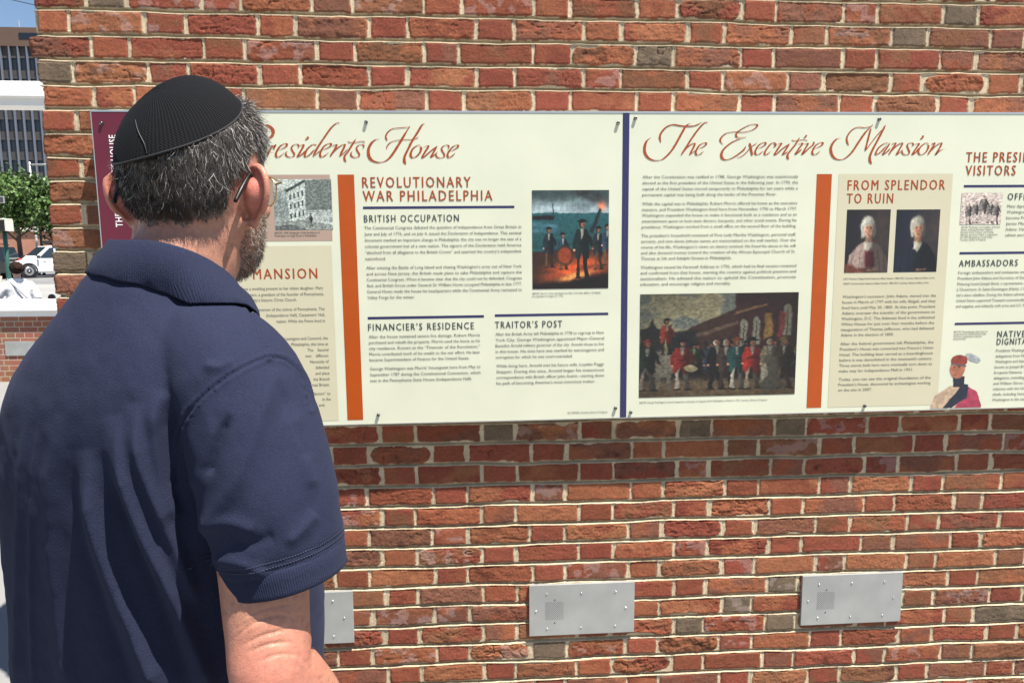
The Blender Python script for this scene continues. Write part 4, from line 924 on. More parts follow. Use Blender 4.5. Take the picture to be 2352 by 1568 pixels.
# ---- shirt
def shirt():
    sec = [(.86,.018,.216,.232,.146,-.040),(.98,.020,.218,.236,.148,-.036),(1.10,.020,.218,.232,.150,-.028),(1.20,.014,.215,.212,.151,-.018),(1.30,.006,.208,.180,.150,-.003),(1.37,.000,.198,.153,.146,.011),
           (1.42,-.007,.184,.132,.136,.022),(1.455,-.010,.167,.118,.124,.031),(1.485,-.012,.146,.106,.111,.038),(1.512,-.014,.120,.096,.097,.043),(1.537,-.015,.096,.086,.083,.046),(1.558,-.015,.080,.077,.071,.047),(1.573,-.014,.069,.070,.061,.047)]
    rings = [ring((x, c, z), EX, EY, a, bf, bb, 2.3, 96) for (z, c, a, bf, bb, x) in curve(sec, 5)]
    P = [loft(rings)]
    for s in (-1, 1):
        pth = [(.09, -.012, 1.498), (.148, -.014, 1.482), (.194, -.018, 1.446), (.222, -.022, 1.382), (.246, -.026, 1.312), (.260, -.024, 1.238)] if s > 0 else \
              [(-.075, -.02, 1.460), (-.110, .000, 1.444), (-.142, .035, 1.410), (-.160, .080, 1.352), (-.168, .120, 1.290), (-.170, .150, 1.235)]
        P.append(limb(pth, [.050, .060, .068, .074, .076, .072], [.056, .070, .082, .084, .080, .074], 56))
    V, F = union(P, .0027, 10); return V, F
SV, SF = shirt()
# ---------------------------------------------------------------- what shows past the left end of the wall
def ray_at(px, py, hy): return on_y(px, py, hy)
LWY = on_z(0, 877, 0)[1]                                              # the low wall's foot line
road = mesh_obj("road", [(-90,34,.004),(60,34,.004),(60,52,.004),(-90,52,.004)], [(0,1,2,3)], mat("street_asphalt", (.16,.16,.158), .9, noise=.2, nscale=.8, bump=.004, bscale=40)); tag(road, kind="structure")
far_g = mesh_obj("far_pavement", [(-400,16,-.004),(300,16,-.004),(300,700,-.004),(-400,700,-.004)], [(0,1,2,3)], mat("far_paving", (.24,.235,.225), .9, noise=.15, nscale=.3)); tag(far_g, kind="structure")
k = MB(); k.box((-90, 52, -.01), (60, 53.0, .14), .02); kerb = k.build("kerb", mat("granite_kerb", (.42,.41,.39), .8, noise=.1)); tag(kerb, kind="structure")

def brick_shader(name, w=.2165, h=.0678, c1=(.30,.10,.06), c2=(.24,.09,.055), mo=(.45,.38,.28)):
    m = bpy.data.materials.new(name); m.use_nodes = True; nt = m.node_tree; N = nt.nodes; L = nt.links; b = N["Principled BSDF"]; b.inputs["Roughness"].default_value = .9
    tc = N.new("ShaderNodeTexCoord"); sp_ = N.new("ShaderNodeSeparateXYZ"); cm = N.new("ShaderNodeCombineXYZ"); L.new(tc.outputs["Object"], sp_.inputs[0]); L.new(sp_.outputs[0], cm.inputs[0]); L.new(sp_.outputs[2], cm.inputs[1])
    br = N.new("ShaderNodeTexBrick"); br.inputs["Scale"].default_value = 1; br.inputs["Brick Width"].default_value = w; br.inputs["Row Height"].default_value = h; br.inputs["Mortar Size"].default_value = .0055; br.inputs["Mortar Smooth"].default_value = .1
    br.inputs["Color1"].default_value = (*c1, 1); br.inputs["Color2"].default_value = (*c2, 1); br.inputs["Mortar"].default_value = (*mo, 1); br.squash = .5; br.squash_frequency = 2
    L.new(cm.outputs[0], br.inputs["Vector"]); nz = N.new("ShaderNodeTexNoise"); nz.inputs["Scale"].default_value = 5; L.new(tc.outputs["Object"], nz.inputs["Vector"])
    mx = N.new("ShaderNodeMix"); mx.data_type = 'RGBA'; mx.blend_type = 'MULTIPLY'; mx.inputs[0].default_value = .5; L.new(br.outputs["Color"], mx.inputs[6]); L.new(nz.outputs["Color"], mx.inputs[7]); L.new(mx.outputs[2], b.inputs["Base Color"])
    bp = N.new("ShaderNodeBump"); bp.invert = True; bp.inputs["Distance"].default_value = .006; L.new(br.outputs["Fac"], bp.inputs["Height"]); L.new(bp.outputs[0], b.inputs["Normal"]); return m
white_p = mat("white_painted_stone", (.74,.735,.71), .7, noise=.04, nscale=3, bump=.0006, bscale=60)
lw = empty("low_brick_wall", (-5, LWY+.18, 0)); tag(lw, "low red brick wall with a broad white cap at the left, behind the man", "brick wall")
zc0, zc1 = ray_at(0, 727, LWY)[2], ray_at(0, 692, LWY)[2]
m = MB(); m.box((-7, -.18, 0), (6, .18, zc0)); m.build("brickwork", brick_shader("low_wall_bricks", c1=(.37,.14,.085), c2=(.30,.12,.075), mo=(.52,.44,.33)), lw)
m = MB(); m.box((-7.1, -.25, zc0+.055), (6.1, .25, zc1), .02); m.box((-7.05, -.215, zc0+.0005), (6.05, .215, zc0+.055)); m.build("cap", white_p, lw, False)
wall_plate("metal_plate", ray_at(47, 800, LWY)[0], ray_at(47, 800, LWY)[2], 0, "small stainless plate on the low brick wall far left, behind the man", y=LWY-.002, hole=False)
fr = empty("window_frame_beam", (-5, LWY+.18, 0)); tag(fr, "white painted beam crossing the upper left edge in front of the office block", "beam")
zb0, zb1, zb2 = ray_at(0, 241, LWY)[2], ray_at(0, 224, LWY)[2], ray_at(0, 186, LWY)[2]
m = MB(); m.box((-7, -.20, zb1+.0005), (6, .20, zb2), .015); m.box((-7, -.15, zb0), (6, .15, zb1)); m.build("beam", white_p, fr)
for x in (-6.8, 5.8):
    m = MB(); m.box((x-.15, -.14, zc1-.01), (x+.15, .14, zb0-.0005), .01); m.build("post", white_p, fr)
bp_ = ray_at(119, 683, LWY+.9)
bo = empty("ball_bollard", (bp_[0], LWY+.9, 0)); tag(bo, "small brown bollard with a round ball top, just over the low wall", "bollard")
brn = mat("brown_cast_iron", (.085,.045,.035), .3, .4)
m = MB(); m.lathe([(.06,0),(.06,.05),(.04,.07),(.038,bp_[2]-.06),(.048,bp_[2]-.05),(.03,bp_[2]-.035)], n=16); m.build("post", brn, bo, True)
V_, F_ = ellipsoid((0, 0, bp_[2]), (.046, .046, .046)); mesh_obj("ball", V_, F_, brn, bo, True)

# ---- woman in white
def bystander():
    H = ray_at(36, 604, 8.2); root = empty("person", (H[0], 8.2, 0), (0, 0, R(38))); s = H[2]/1.62
    tag(root, "woman with dark hair gathered back, in a white top with a grey crossbody strap", "person")
    sc = lambda q: np.asarray(q, float)*s
    P = [ellipsoid(sc((0, .02, 1.52)), sc((.074, .095, .105))), ellipsoid(sc((0, .07, 1.46)), sc((.05, .045, .05))), ellipsoid(sc((0, .115, 1.50)), sc((.014, .02, .02))), limb([sc((0, .0, 1.46)), sc((0, -.015, 1.38)), sc((0, -.02, 1.30))], [.05*s, .048*s, .07*s], None, 20)]
    P.append(loft([ring(sc((0, 0, z)), EX, EY, a*s, b*s, b*s, 2.3, 32) for z, a, b in ((.80,.16,.11),(.95,.15,.11),(1.1,.135,.10),(1.25,.165,.105),(1.34,.12,.07))]))
    for q, (E, W_) in ((-1, ((-.26, .05, 1.10), (-.20, .27, 1.32))), (1, ((.25, -.02, 1.06), (.16, .22, 1.10)))):
        E, W_ = sc(E), sc(W_); P.append(limb([sc((q*.15, 0, 1.30)), (sc((q*.15, 0, 1.30))+E)/2, E, (E+W_)/2, W_], np.array([.05, .045, .04, .036, .026])*s, None, 20))
        d = (W_-E)/np.linalg.norm(W_-E); P.append(limb([W_, W_+d*.05*s, W_+d*.09*s], np.array([.026, .036, .03])*s, np.array([.018, .016, .013])*s, 16))
        for k, o in enumerate((-.024, -.008, .008, .024)):
            b0 = W_+d*.085*s+EX*o*s; P.append(limb([b0, b0+d*.035*s, b0+d*.06*s+np.array([0, .015, -.012])*s], np.array([.0085, .008, .006])*s, None, 10))
        P.append(limb([W_+d*.03*s-EX*.02*s, W_+d*.055*s-EX*.042*s, W_+d*.08*s-EX*.048*s], np.array([.011, .010, .007])*s, None, 10))
        P.append(limb([sc((q*.085, 0, .85)), sc((q*.09, .01, .48)), sc((q*.09, -.01, .08))], np.array([.09, .058, .04])*s, None, 20)); P.append(ellipsoid(sc((q*.09, .05, .04)), sc((.045, .12, .04))))
    V, F = union(P, .009, 3); mesh_obj("body", V, F, mat("light_skin", (.50,.29,.22), .5, sss=.05), root, True)
    T = [loft([ring(sc((0, 0, z)), EX, EY, a*s, b*s, b*s, 2.3, 40) for z, a, b in ((.86,.185,.135),(.98,.175,.132),(1.1,.160,.122),(1.24,.182,.122),(1.33,.150,.095),(1.385,.075,.065))])]
    for q, E, W_ in ((-1, (-.26, .05, 1.10), (-.215, .22, 1.27)), (1, (.25, -.02, 1.06), (.19, .14, 1.085))): T.append(limb([sc((q*.13, 0, 1.305)), sc(np.array((q*.205, .01, 1.20))), sc(E), sc(W_)], np.array([.07, .068, .058, .05])*s, None, 24))
    V, F = union(T, .010, 4); N_ = normals(V, F); V = V+N_*(.007*fbm(V[:, 0]*14+V[:, 1]*8, V[:, 2]*11, 851, 3))[:, None]; mesh_obj("top", V, F, mat("white_cotton", (.72,.72,.73), .85, bump=.001, bscale=120), root, True)
    Tr = [limb([sc((q*.085, 0, .90)), sc((q*.09, .01, .48)), sc((q*.09, -.01, .10))], np.array([.115, .075, .06])*s, None, 24) for q in (-1, 1)]; V, F = union(Tr, .01, 3); mesh_obj("trousers", V, F, mat("blue_denim", (.06,.09,.16), .8), root, True)
    Hr = [ellipsoid(sc((0, -.012, 1.545)), sc((.094, .108, .104))), ellipsoid(sc((.03, -.125, 1.54)), sc((.078, .070, .062)))]; V, F = union(Hr, .006, 2); N_ = normals(V, F); V = V+N_*(.008*s*fbm(V[:, 0]*60, V[:, 2]*40+V[:, 1]*30, 855, 3))[:, None]; mesh_obj("hair", V, F, mat("dark_brown_hair", (.020,.011,.008), .85, spec=.1, noise=.4, nscale=90), root, True)
    b = MB(); b.tube(sc(curve([(-.13, -.02, 1.37), (-.06, -.125, 1.27), (.05, -.15, 1.12), (.15, -.12, 1.0), (.18, -.02, .96)], 6)), .010*s, 8); b.build("bag_strap", mat("grey_webbing", (.30,.30,.31), .8), root, True)
bystander()

# ---- cars
glass_m = mat("dark_car_glass", (.02,.03,.04), .06, spec=.6); tyre_m = mat("tyre_rubber", (.02,.02,.02), .85); rim_m = mat("alloy_rim", (.45,.46,.47), .3, .9); lamp_m = mat("headlamp_lens", (.55,.57,.6), .12, coat=1)
blk_m = mat("black_trim", (.015,.015,.017), .45)
def suv(name, px, py, hy, rot, paint, label, light):
    p = ray_at(px, py, hy); root = empty(name, (p[0], hy, .01), (0, 0, rot)); tag(root, label, "car")
    m = MB()
    st = [(-2.55,.50,.98,.86),(-2.45,.34,1.08,.95),(-1.5,.30,1.12,1.0),(0,.30,1.12,1.0),(1.1,.30,1.10,1.0),(1.3,.32,1.09,.99),(2.2,.36,1.00,.95),(2.5,.42,.93,.86),(2.56,.50,.80,.80)]
    rings = [[(x, -w, z0+.1), (x, -w*.94, z0), (x, w*.94, z0), (x, w, z0+.1), (x, w, z1-.12), (x, w*.93, z1), (x, -w*.93, z1), (x, -w, z1-.12)] for (x, z0, z1, w) in st]
    m.loft(rings); gh = [(-2.48,1.10,1.20,.84),(-2.30,1.08,1.80,.78),(-1.6,1.08,1.88,.78),(0.0,1.08,1.90,.78),(.35,1.08,1.86,.77),(1.25,1.06,1.12,.82)]
    m.loft([[(x, -w-.10, z0), (x, w+.10, z0), (x, w, z1-.03), (x, w*.9, z1), (x, -w*.9, z1), (x, -w, z1-.03)] for (x, z0, z1, w) in gh]); b = m.build("body", paint, root)
    def pane(nm, pts): mesh_obj(nm, pts, [tuple(range(len(pts)))], glass_m, root)
    pane("windscreen", [(1.19,-.80,1.16),(1.19,.80,1.16),(.44,.70,1.82),(.44,-.70,1.82)]); pane("rear_window", [(-2.50,.74,1.22),(-2.50,-.74,1.22),(-2.345,-.68,1.74),(-2.345,.68,1.74)])
    for s in (-1, 1):
        for (a, c, d, e) in ((.95,.30,.10,.10),(0.0,0.0,-1.0,-1.0),(-1.1,-1.1,-2.1,-2.0)):
            y0, y1 = s*.905, s*.815; pane("side_window", [(a, y0, 1.17), (d, y0, 1.17), (e, y1, 1.78), (c, y1, 1.78)])
        for x in (1.55, -1.55):
            w = MB(); w.lathe([(.30,-.12),(.385,-.10),(.40,-.03),(.40,.05),(.37,.11),(.26,.115)], (x, s*.90, .40), (0, s, 0), 28); wh = w.build("wheel", tyre_m, root, True)
            r = MB(); r.lathe([(.25,.100),(.255,.118),(.20,.122),(.06,.105),(.05,.125),(0,.125)], (x, s*.90, .40), (0, s, 0), 20); r.build("rim", rim_m, wh, True)
            a_ = MB(); a_.lathe([(.47,.088),(.47,.128),(.405,.128),(.405,.088)], (x, s*.90, .42), (0, s, 0), 28); a_.build("wheel_arch", blk_m, root)
        h = MB(); h.box((2.36, s*.55, .72), (2.545, s*.88, .90), .03); h.build("headlight", lamp_m if light else blk_m, root)
        mi = MB(); mi.box((.98, s*1.0, 1.14), (1.12, s*1.2, 1.32), .03); mi.build("mirror", blk_m, root)
        t = MB(); t.box((-2.56, s*.66, .85), (-2.47, s*.92, 1.15), .02); t.build("tail_light", mat("red_tail_lens", (.35,.02,.02), .2), root)
        rr = MB(); rr.tube([(-2.1, s*.62, 1.90), (-2.0, s*.62, 1.97), (.0, s*.62, 1.99), (.15, s*.62, 1.90)], .025, 8); rr.build("roof_rail", blk_m, root)
        for x in (.95, -.45): h = MB(); h.box((x-.35, s*.995, .93), (x-.15, s*1.025, .965), .008); h.build("door_handle", rim_m, root)
    g_ = MB(); g_.box((2.45, -.52, .55), (2.575, .52, .86), .02); g_.build("grille", blk_m, root); bu = MB(); bu.box((2.44, -.84, .36), (2.60, .84, .50), .03); bu.build("bumper", blk_m, root)
    return root
white_car = mat("white_car_paint", (.78,.78,.77), .25, coat=.6); black_car = mat("black_car_paint", (.012,.013,.015), .2, coat=.8)
CARY = on_z(80, 638, 0)[1]
suv("parked_car", 116, 600, CARY+1.2, R(180+50), white_car, "white SUV with dark glass parked at the kerb beyond the low wall", True)
rb_ = bpy.data.objects.get("parked_car"); m = MB(); m.box((-1.7, -.60, 2.01), (.2, .60, 2.20), .06); m.build("roof_box", blk_m, rb_)
suv("parked_car", -82, 600, CARY-1.5, R(180+8), black_car, "black SUV at the far left edge beside the white one", False)

# ---- street furniture
green_m = mat("dark_green_iron", (.020,.075,.060), .45); gal_m = mat("galvanised_steel", (.50,.50,.48), .5, .5)
SFY = 25.0
q = ray_at(13, 560, SFY); sg = empty("signal_post", (q[0], SFY, 0)); tag(sg, "green street post with a pedestrian signal box at the left edge", "signal post")
m = MB(); zt = ray_at(10, 500, SFY)[2]; m.lathe([(.16,0),(.16,.25),(.09,.35),(.075,.8),(.07,zt)], n=16); m.build("post", green_m, sg, True)
c0, c1_ = ray_at(0, 531, SFY), ray_at(24, 506, SFY); m = MB(); m.box((c0[0]-.1-q[0], -.2, c0[2]), (c1_[0]-q[0], .08, c1_[2]), .03); m.build("signal_box", mat("bronze_signal_housing", (.035,.028,.024), .5), sg)
m = MB(); m.box((c0[0]-.1-q[0], -.36, c1_[2]+.003), (c1_[0]-q[0]+.03, .08, c1_[2]+.05), .015); m.box((c1_[0]-q[0]+.003, -.36, c0[2]), (c1_[0]-q[0]+.04, .08, c1_[2])); m.build("visor", mat("pale_visor", (.60,.57,.50), .6), sg)
q2 = ray_at(2, 459, SFY+3); ns = empty("street_sign", (q2[0], SFY+3, 0)); tag(ns, "dark rectangular street sign with a pale border high at the left edge", "street sign")
m = MB(); m.lathe([(.05,0),(.05,q2[2]+.4)], (-.35, 0, 0), n=12); m.build("post", green_m, ns, True)
d0, d1 = ray_at(-30, 467, SFY+3), ray_at(12, 451, SFY+3); m = MB(); m.box((d0[0]-q2[0], -.09, d0[2]), (d1[0]-q2[0], -.06, d1[2]), .008); m.build("border", gal_m, ns); m = MB(); m.box((d0[0]-q2[0]+.03, -.097, d0[2]+.03), (d1[0]-q2[0]-.03, -.091, d1[2]-.03)); m.build("sign_plate", mat("slate_sign_face", (.05,.055,.06), .5), ns)
q3 = ray_at(79, 500, 48); ms = empty("lamp_mast", (q3[0], 48, 0)); tag(ms, "pale slender mast with a short side arm above the street tree", "lamp mast")
m = MB(); zt = ray_at(76, 372, 48)[2]; m.lathe([(.10,0),(.08,1.0),(.055,zt)], n=14); m.build("pole", gal_m, ms, True); m = MB(); za = ray_at(76, 379, 48)[2]; m.tube([(0, 0, za), (2.2, 0, za+.05)], .06, 8); m.build("arm", gal_m, ms, True); m = MB(); m.box((1.9, -.15, za-.06), (2.7, .15, za+.10), .05); m.build("luminaire", gal_m, ms)
q4 = ray_at(86, 470, 46.5); bn = empty("street_banner", (q4[0], 46.5, 0)); tag(bn, "blue and white banner hanging from a green post beside the wall end", "banner")
b0_, b1_ = ray_at(86, 470, 46.5), ray_at(112, 430, 46.5); m = MB(); m.lathe([(.09,0),(.07,b1_[2]+.4)], (-.02, .1, 0), n=12); m.build("post", green_m, bn, True)
m = MB(); zm = b0_[2]*.55+b1_[2]*.45; m.box((.06, -.01, zm), (b1_[0]-b0_[0], .01, b1_[2])); m.build("blue_cloth", mat("blue_banner_cloth", (.05,.10,.42), .8), bn); m = MB(); m.box((.06, -.01, b0_[2]), (b1_[0]-b0_[0], .01, zm-.001)); m.build("white_cloth", mat("pale_banner_cloth", (.45,.52,.62), .8), bn)

# ---- street trees
leaf_m = mat("street_tree_leaves", (.055,.115,.022), .6, noise=.35, nscale=2.0, tint=True); bark_m = mat("grey_brown_bark", (.09,.07,.055), .9, noise=.3, nscale=8, bump=.02, bscale=20)
def tree(px, hy, z0, z1, rad, seed, label, nleaf=5200):
    p = ray_at(px, 570, hy); root = empty("street_tree", (p[0], hy, 0)); tag(root, label, "tree", "street trees by the road"); r = np.random.RandomState(seed)
    t = MB(); zc = (z0+z1)/2; t.tube([(0,0,0), (.05,0,z0*.6), (0,.05,z0), (.1,0,zc)], [.17, .14, .12, .05], 10)
    for k in range(9):
        a = r.uniform(0, 6.28); h = r.uniform(z0*.85, zc); e = np.array([math.cos(a)*rad*.75, math.sin(a)*rad*.75, h+r.uniform(.6, 1.8)]); t.tube([(0,.03,h), e*.5+np.array([0,0,h*.5+.1]), e], [.06, .04, .012], 6)
    t.build("trunk", bark_m, root, True)
    cl = []; 
    while len(cl) < 46:
        q = r.uniform(-1, 1, 3); n_ = np.linalg.norm(q)
        if n_ < 1 and n_ > .25: cl.append(q*np.array([rad, rad, (z1-z0)/2])*.86+np.array([0, 0, zc+.1*rad]))
    cl = np.array(cl); cs_ = r.uniform(.35, .75, len(cl)); ci = r.randint(0, len(cl), nleaf); P = cl[ci]+r.normal(0, 1, (nleaf, 3))*cs_[ci][:, None]*np.array([.62, .62, .42])
    u_ = r.normal(0, 1, (nleaf, 3)); u_ /= np.linalg.norm(u_, axis=1)[:, None]; v_ = np.cross(u_, r.normal(0, 1, (nleaf, 3))); v_ /= np.linalg.norm(v_, axis=1)[:, None]; s_ = r.uniform(.06, .13, nleaf)[:, None]
    V = np.stack([P-u_*s_*1.3, P-v_*s_*.8, P+u_*s_*1.3, P+v_*s_*.8], 1).reshape(-1, 3); F = np.arange(nleaf*4).reshape(-1, 4)
    tone = np.repeat((r.uniform(.7, 1.35, len(cl))[ci]*r.uniform(.8, 1.2, nleaf))[:, None]*np.array((.060,.112,.022)), 4, axis=0); mesh_obj("crown", V, F, leaf_m, root, False, tone)
tree(44, 44, 2.3, ray_at(40, 385, 44)[2], 2.1, 21, "leafy green street tree right behind the white SUV")
tree(-30, 47, 2.6, 7.2, 2.4, 22, "leafy street tree at the left edge above the black SUV")
tree(128, 46, 2.2, 6.0, 1.8, 23, "smaller street tree half hidden by the end of the brick wall")

# ---- low salmon brick building and the office block
sb = empty("low_brick_building", (-45, 62, 0)); tag(sb, "low salmon brick building with a pale band behind the street tree", "building")
salmon = mat("salmon_brick", (.36,.17,.115), .9, noise=.10, nscale=1.5)
m = MB(); m.box((-40, -4, 0), (21, 8, 5.6)); m.build("wall", salmon, sb); m = MB(); m.box((-40.1, -4.12, 5.6), (21.1, 8.1, 5.95)); m.build("roof", mat("pale_roof_edge", (.5,.48,.45), .8), sb)
m = MB(); m.box((-40, -4.16, 3.15), (21, -4.01, 3.40)); m.build("stone_band", mat("pale_stone_band", (.62,.58,.54), .8), sb)
for i in range(6): m = MB(); m.box((-30+8*i, -4.06, 3.55), (-25+8*i, -4.004, 5.1)); m.build("window", glass_m, sb)
OBY = 128.0
t_ = ray_at(40, 65, OBY); b_ = ray_at(40, 108, OBY)
ob = empty("office_building", (t_[0], OBY, 0)); tag(ob, "dark brown office block with blue grey vertical mullions beyond the street", "building")
brown = mat("brown_office_cladding", (.105,.062,.045), .8, noise=.12, nscale=.25); dark = mat("dark_spandrel", (.055,.050,.050), .6, noise=.1, nscale=.4); mull = mat("blue_grey_mullion", (.17,.19,.24), .45, .3)
wglass = mat("office_window_glass", (.012,.014,.020), .08, spec=.6)
zt, zb = t_[2], b_[2]; xl_, xr_ = -26.0, 26.0
m = MB(); m.box((xl_, 0, 0), (xr_, 26, zb)); m.build("wall", dark, ob); m = MB(); m.box((xl_-.3, -.5, zb+.002), (xr_+.3, 26, zt)); ro = m.build("roof", brown, ob)
v0, v1 = ray_at(52, 137, OBY), ray_at(90, 128, OBY); m = MB(); m.box((v0[0]-t_[0], -.56, ray_at(60, 92, OBY)[2]), (v0[0]-t_[0]+6, -.503, ray_at(60, 78, OBY)[2])); m.build("vent", wglass, ro)
zf = zb-1.9; 
while zf > 2:
    m = MB(); m.box((xl_+.1, -.04, zf-1.75), (xr_-.1, -.003, zf)); m.build("window_band", wglass, ob); m = MB(); m.box((xl_, -.13, zf+.05), (xr_, -.003, zf+.40)); m.build("sill", mull if False else dark, ob); zf -= 3.35
for i in range(37): x = xl_+.4+1.42*i; m = MB(); m.box((x-.10, -.50, 2.5), (x+.10, -.142, zb-.02)); m.build("mullion", mull, ob)
m = MB(); an = ray_at(12, 62, OBY)[0]-t_[0]; m.lathe([(.10, zt),(.06, zt+2.4)], (an, 4, 0), n=8); m.lathe([(.35, zt+.02),(.30, zt+.6),(.1, zt+.7)], (an, 4, 0), n=10); m.build("antenna", gal_m, ro)
w0, w1 = ray_at(-60, -20, 60), ray_at(140, 26, 60); m = MB(); tt_ = np.linspace(-1.5, 2.5, 30)[:, None]; L_ = w0+(w1-w0)*tt_; m.tube(L_, .030, 6); wire = m.build("overhead_wire", blk_m, None, True); tag(wire, "thin overhead wire crossing the blue sky at the top left", "wire")
# ---- drape of the shirt: folds as real relief (px coordinates are only where each fold was measured)
g = lambda L: curve([(x*.6652, 525+y*.6652) for (x, y) in L], 6)
SN = normals(SV, SF); sx, sy, sd = pimg(SV)
isR = (SV[:, 0] > .10)
slv_d, _, _ = seg_dist(sx, sy, g([(920,445),(840,480),(740,545),(660,620),(615,700),(600,800),(605,900)]))
facing = (toworld(SN)-MO)@(-FW) > -.2
back_m = sstep(.22, .14, SV[:, 0])*(SV[:, 1] < .06)
folds = [  # points, height (m), half-width lit side, half-width shadow side (px)
 (g([(150,560),(120,900),(110,1250),(120,1600)]), .0022, 9, 6), (g([(215,640),(185,900),(195,1200),(250,1600)]), .0050, 30, 16), (g([(100,600),(75,900),(60,1300),(60,1600)]), .0030, 14, 10),
 (g([(300,760),(330,950),(390,1160),(480,1380),(560,1600)]), .0120, 34, 18), (g([(405,640),(430,800),(500,1010),(580,1190),(650,1360),(740,1600)]), .0150, 36, 18),
 (g([(470,600),(495,780),(560,960),(620,1110),(680,1280)]), .0120, 28, 15), (g([(560,555),(540,680),(565,860),(610,1000)]), .0085, 24, 13),
 (g([(245,740),(258,950),(310,1180),(390,1420),(450,1600)]), -.0050, 22, 22), (g([(365,760),(400,900),(470,1100),(560,1330),(650,1600)]), -.0070, 20, 20), (g([(575,590),(585,740),(600,880),(650,1000)]), -.0070, 16, 14)]
sl_folds = [(g([(960,470),(900,640),(850,800),(760,960),(690,1060)]), .0045, 30, 22), (g([(795,640),(750,740),(715,850)]), -.0050, 9, 12), (g([(740,650),(720,760),(670,900)]), .0022, 20, 14), (g([(690,1040),(780,1010),(880,1040)]), .0032, 20, 14),
 (g([(720,1140),(820,1150),(920,1190)]), .0036, 18, 12), (g([(780,1080),(860,1090),(950,1060)]), -.0026, 16, 14), (g([(1000,600),(1040,760),(1080,900)]), .0036, 16, 16), (g([(960,520),(1000,640),(1060,800)]), -.0024, 12, 12),
 (g([(980,1090),(1040,1040),(1090,980)]), .0030, 16, 12), (g([(700,470),(760,480),(800,455)]), .0028, 12, 10)]
disp = np.zeros(len(SV))
for L, msk in ((folds, back_m), (sl_folds, isR*1.0)):
    for (pts, amp, wl, wr) in L:
        d, sg, al_ = seg_dist(sx, sy, pts); w = np.where(sg > 0, wl, wr); disp += 1.5*amp*np.exp(-(d/w)**1.6)*np.clip(np.minimum(al_/.22, (1-al_)/.12+.25), 0, 1)*msk*facing
q1 = SV[:, 0]*1.0+SV[:, 1]*.8; disp += .0016*fbm(q1*16, SV[:, 2]*9, 701, 3)+.0011*fbm(q1*45, SV[:, 2]*38, 705, 2)+0.0004*np.abs(fbm(q1*28+3, SV[:, 2]*22, 709, 2))
# sewn seams: a groove with a raised, slightly puckered edge
seams = [g([(852,262),(880,320),(905,390),(922,440)]), g([(922,445),(840,480),(740,545),(660,620),(615,700),(603,800),(606,880)]), g([(922,445),(980,450),(1030,490),(1062,550),(1075,620)])]
for k, pts in enumerate(seams):
    d, sg, al_ = seg_dist(sx, sy, pts); on = facing*(SV[:, 0] > .02)
    disp += on*(-.0026*np.exp(-(d/3.2)**2)+.0014*np.exp(-((d-7)/4.0)**2)*(1+.7*np.sin(al_*len(pts)*9+k)))
Vh = SV+SN*disp[:, None]
# hem stitching above the sleeve cuff
def sleeve_axis(s): return (np.array([.246, -.026, 1.312]), np.array([.260, -.024, 1.238])) if s > 0 else (np.array([-.168, .120, 1.290]), np.array([-.170, .150, 1.235]))
for s in (1, -1):
    a, b = sleeve_axis(s); t = (b-a)/np.linalg.norm(b-a); h = (Vh-b)@t; on = (np.linalg.norm(Vh-b, axis=1) < .13)*((SV[:, 0] > .17) if s > 0 else (SV[:, 0] < -.09))
    Vh = Vh+SN*(on*(-.0011*np.exp(-((h+.010)/.0016)**2)-.0011*np.exp(-((h+.017)/.0016)**2)))[:, None]
SV2 = lap(Vh, SF, 1, lam=.3)

def cloth(name, rib=None):
    m = mat(name, (.0190,.0222,.0440), .95, spec=.06, noise=.16, nscale=420, sheen=.03); nt = m.node_tree; N = nt.nodes; L = nt.links; b = N["Principled BSDF"]
    b.inputs["Sheen Tint"].default_value = (.55, .6, .85, 1)
    tc = N.new("ShaderNodeTexCoord"); nz = N.new("ShaderNodeTexNoise"); nz.inputs["Scale"].default_value = 650; nz.inputs["Detail"].default_value = 2; L.new(tc.outputs["Object"], nz.inputs["Vector"])
    h = nz.outputs["Fac"]; bp = N.new("ShaderNodeBump"); bp.inputs["Distance"].default_value = .0007
    if rib:
        at_ = N.new("ShaderNodeAttribute"); at_.attribute_name = "rib"; mu = N.new("ShaderNodeMath"); mu.operation = 'MULTIPLY'; mu.inputs[1].default_value = rib; L.new(at_.outputs["Fac"], mu.inputs[0])
        sn = N.new("ShaderNodeMath"); sn.operation = 'SINE'; L.new(mu.outputs[0], sn.inputs[0]); ad = N.new("ShaderNodeMath"); ad.operation = 'MULTIPLY_ADD'; L.new(sn.outputs[0], ad.inputs[0]); ad.inputs[1].default_value = .30; L.new(h, ad.inputs[2]); h = ad.outputs[0]
    L.new(h, bp.inputs["Height"]); L.new(bp.outputs[0], b.inputs["Normal"]); return m
shirt_m = cloth("navy_jersey"); rib_m = cloth("navy_ribbed_knit", 1.0)
shirt_o = mesh_obj("polo_shirt", SV2, SF, shirt_m, man, True)
def ribbed(name, rows, closed, parent, ribs):
    """rows: list of equally long point rows (along the knit); adds thickness already contained in the rows"""
    A = np.array(rows); k, n, _ = A.shape; V = A.reshape(-1, 3); F = []
    for i in range(k-1):
        for j in range(n if closed else n-1): F.append((i*n+j, i*n+(j+1) % n, (i+1)*n+(j+1) % n, (i+1)*n+j))
    o = mesh_obj(name, V, np.array(F), rib_m, parent, True)
    a = o.data.attributes.new("rib", 'FLOAT', 'POINT'); a.data.foreach_set("value", np.tile(np.arange(n)/n*2*math.pi*ribs, k).astype(np.float32)); return o
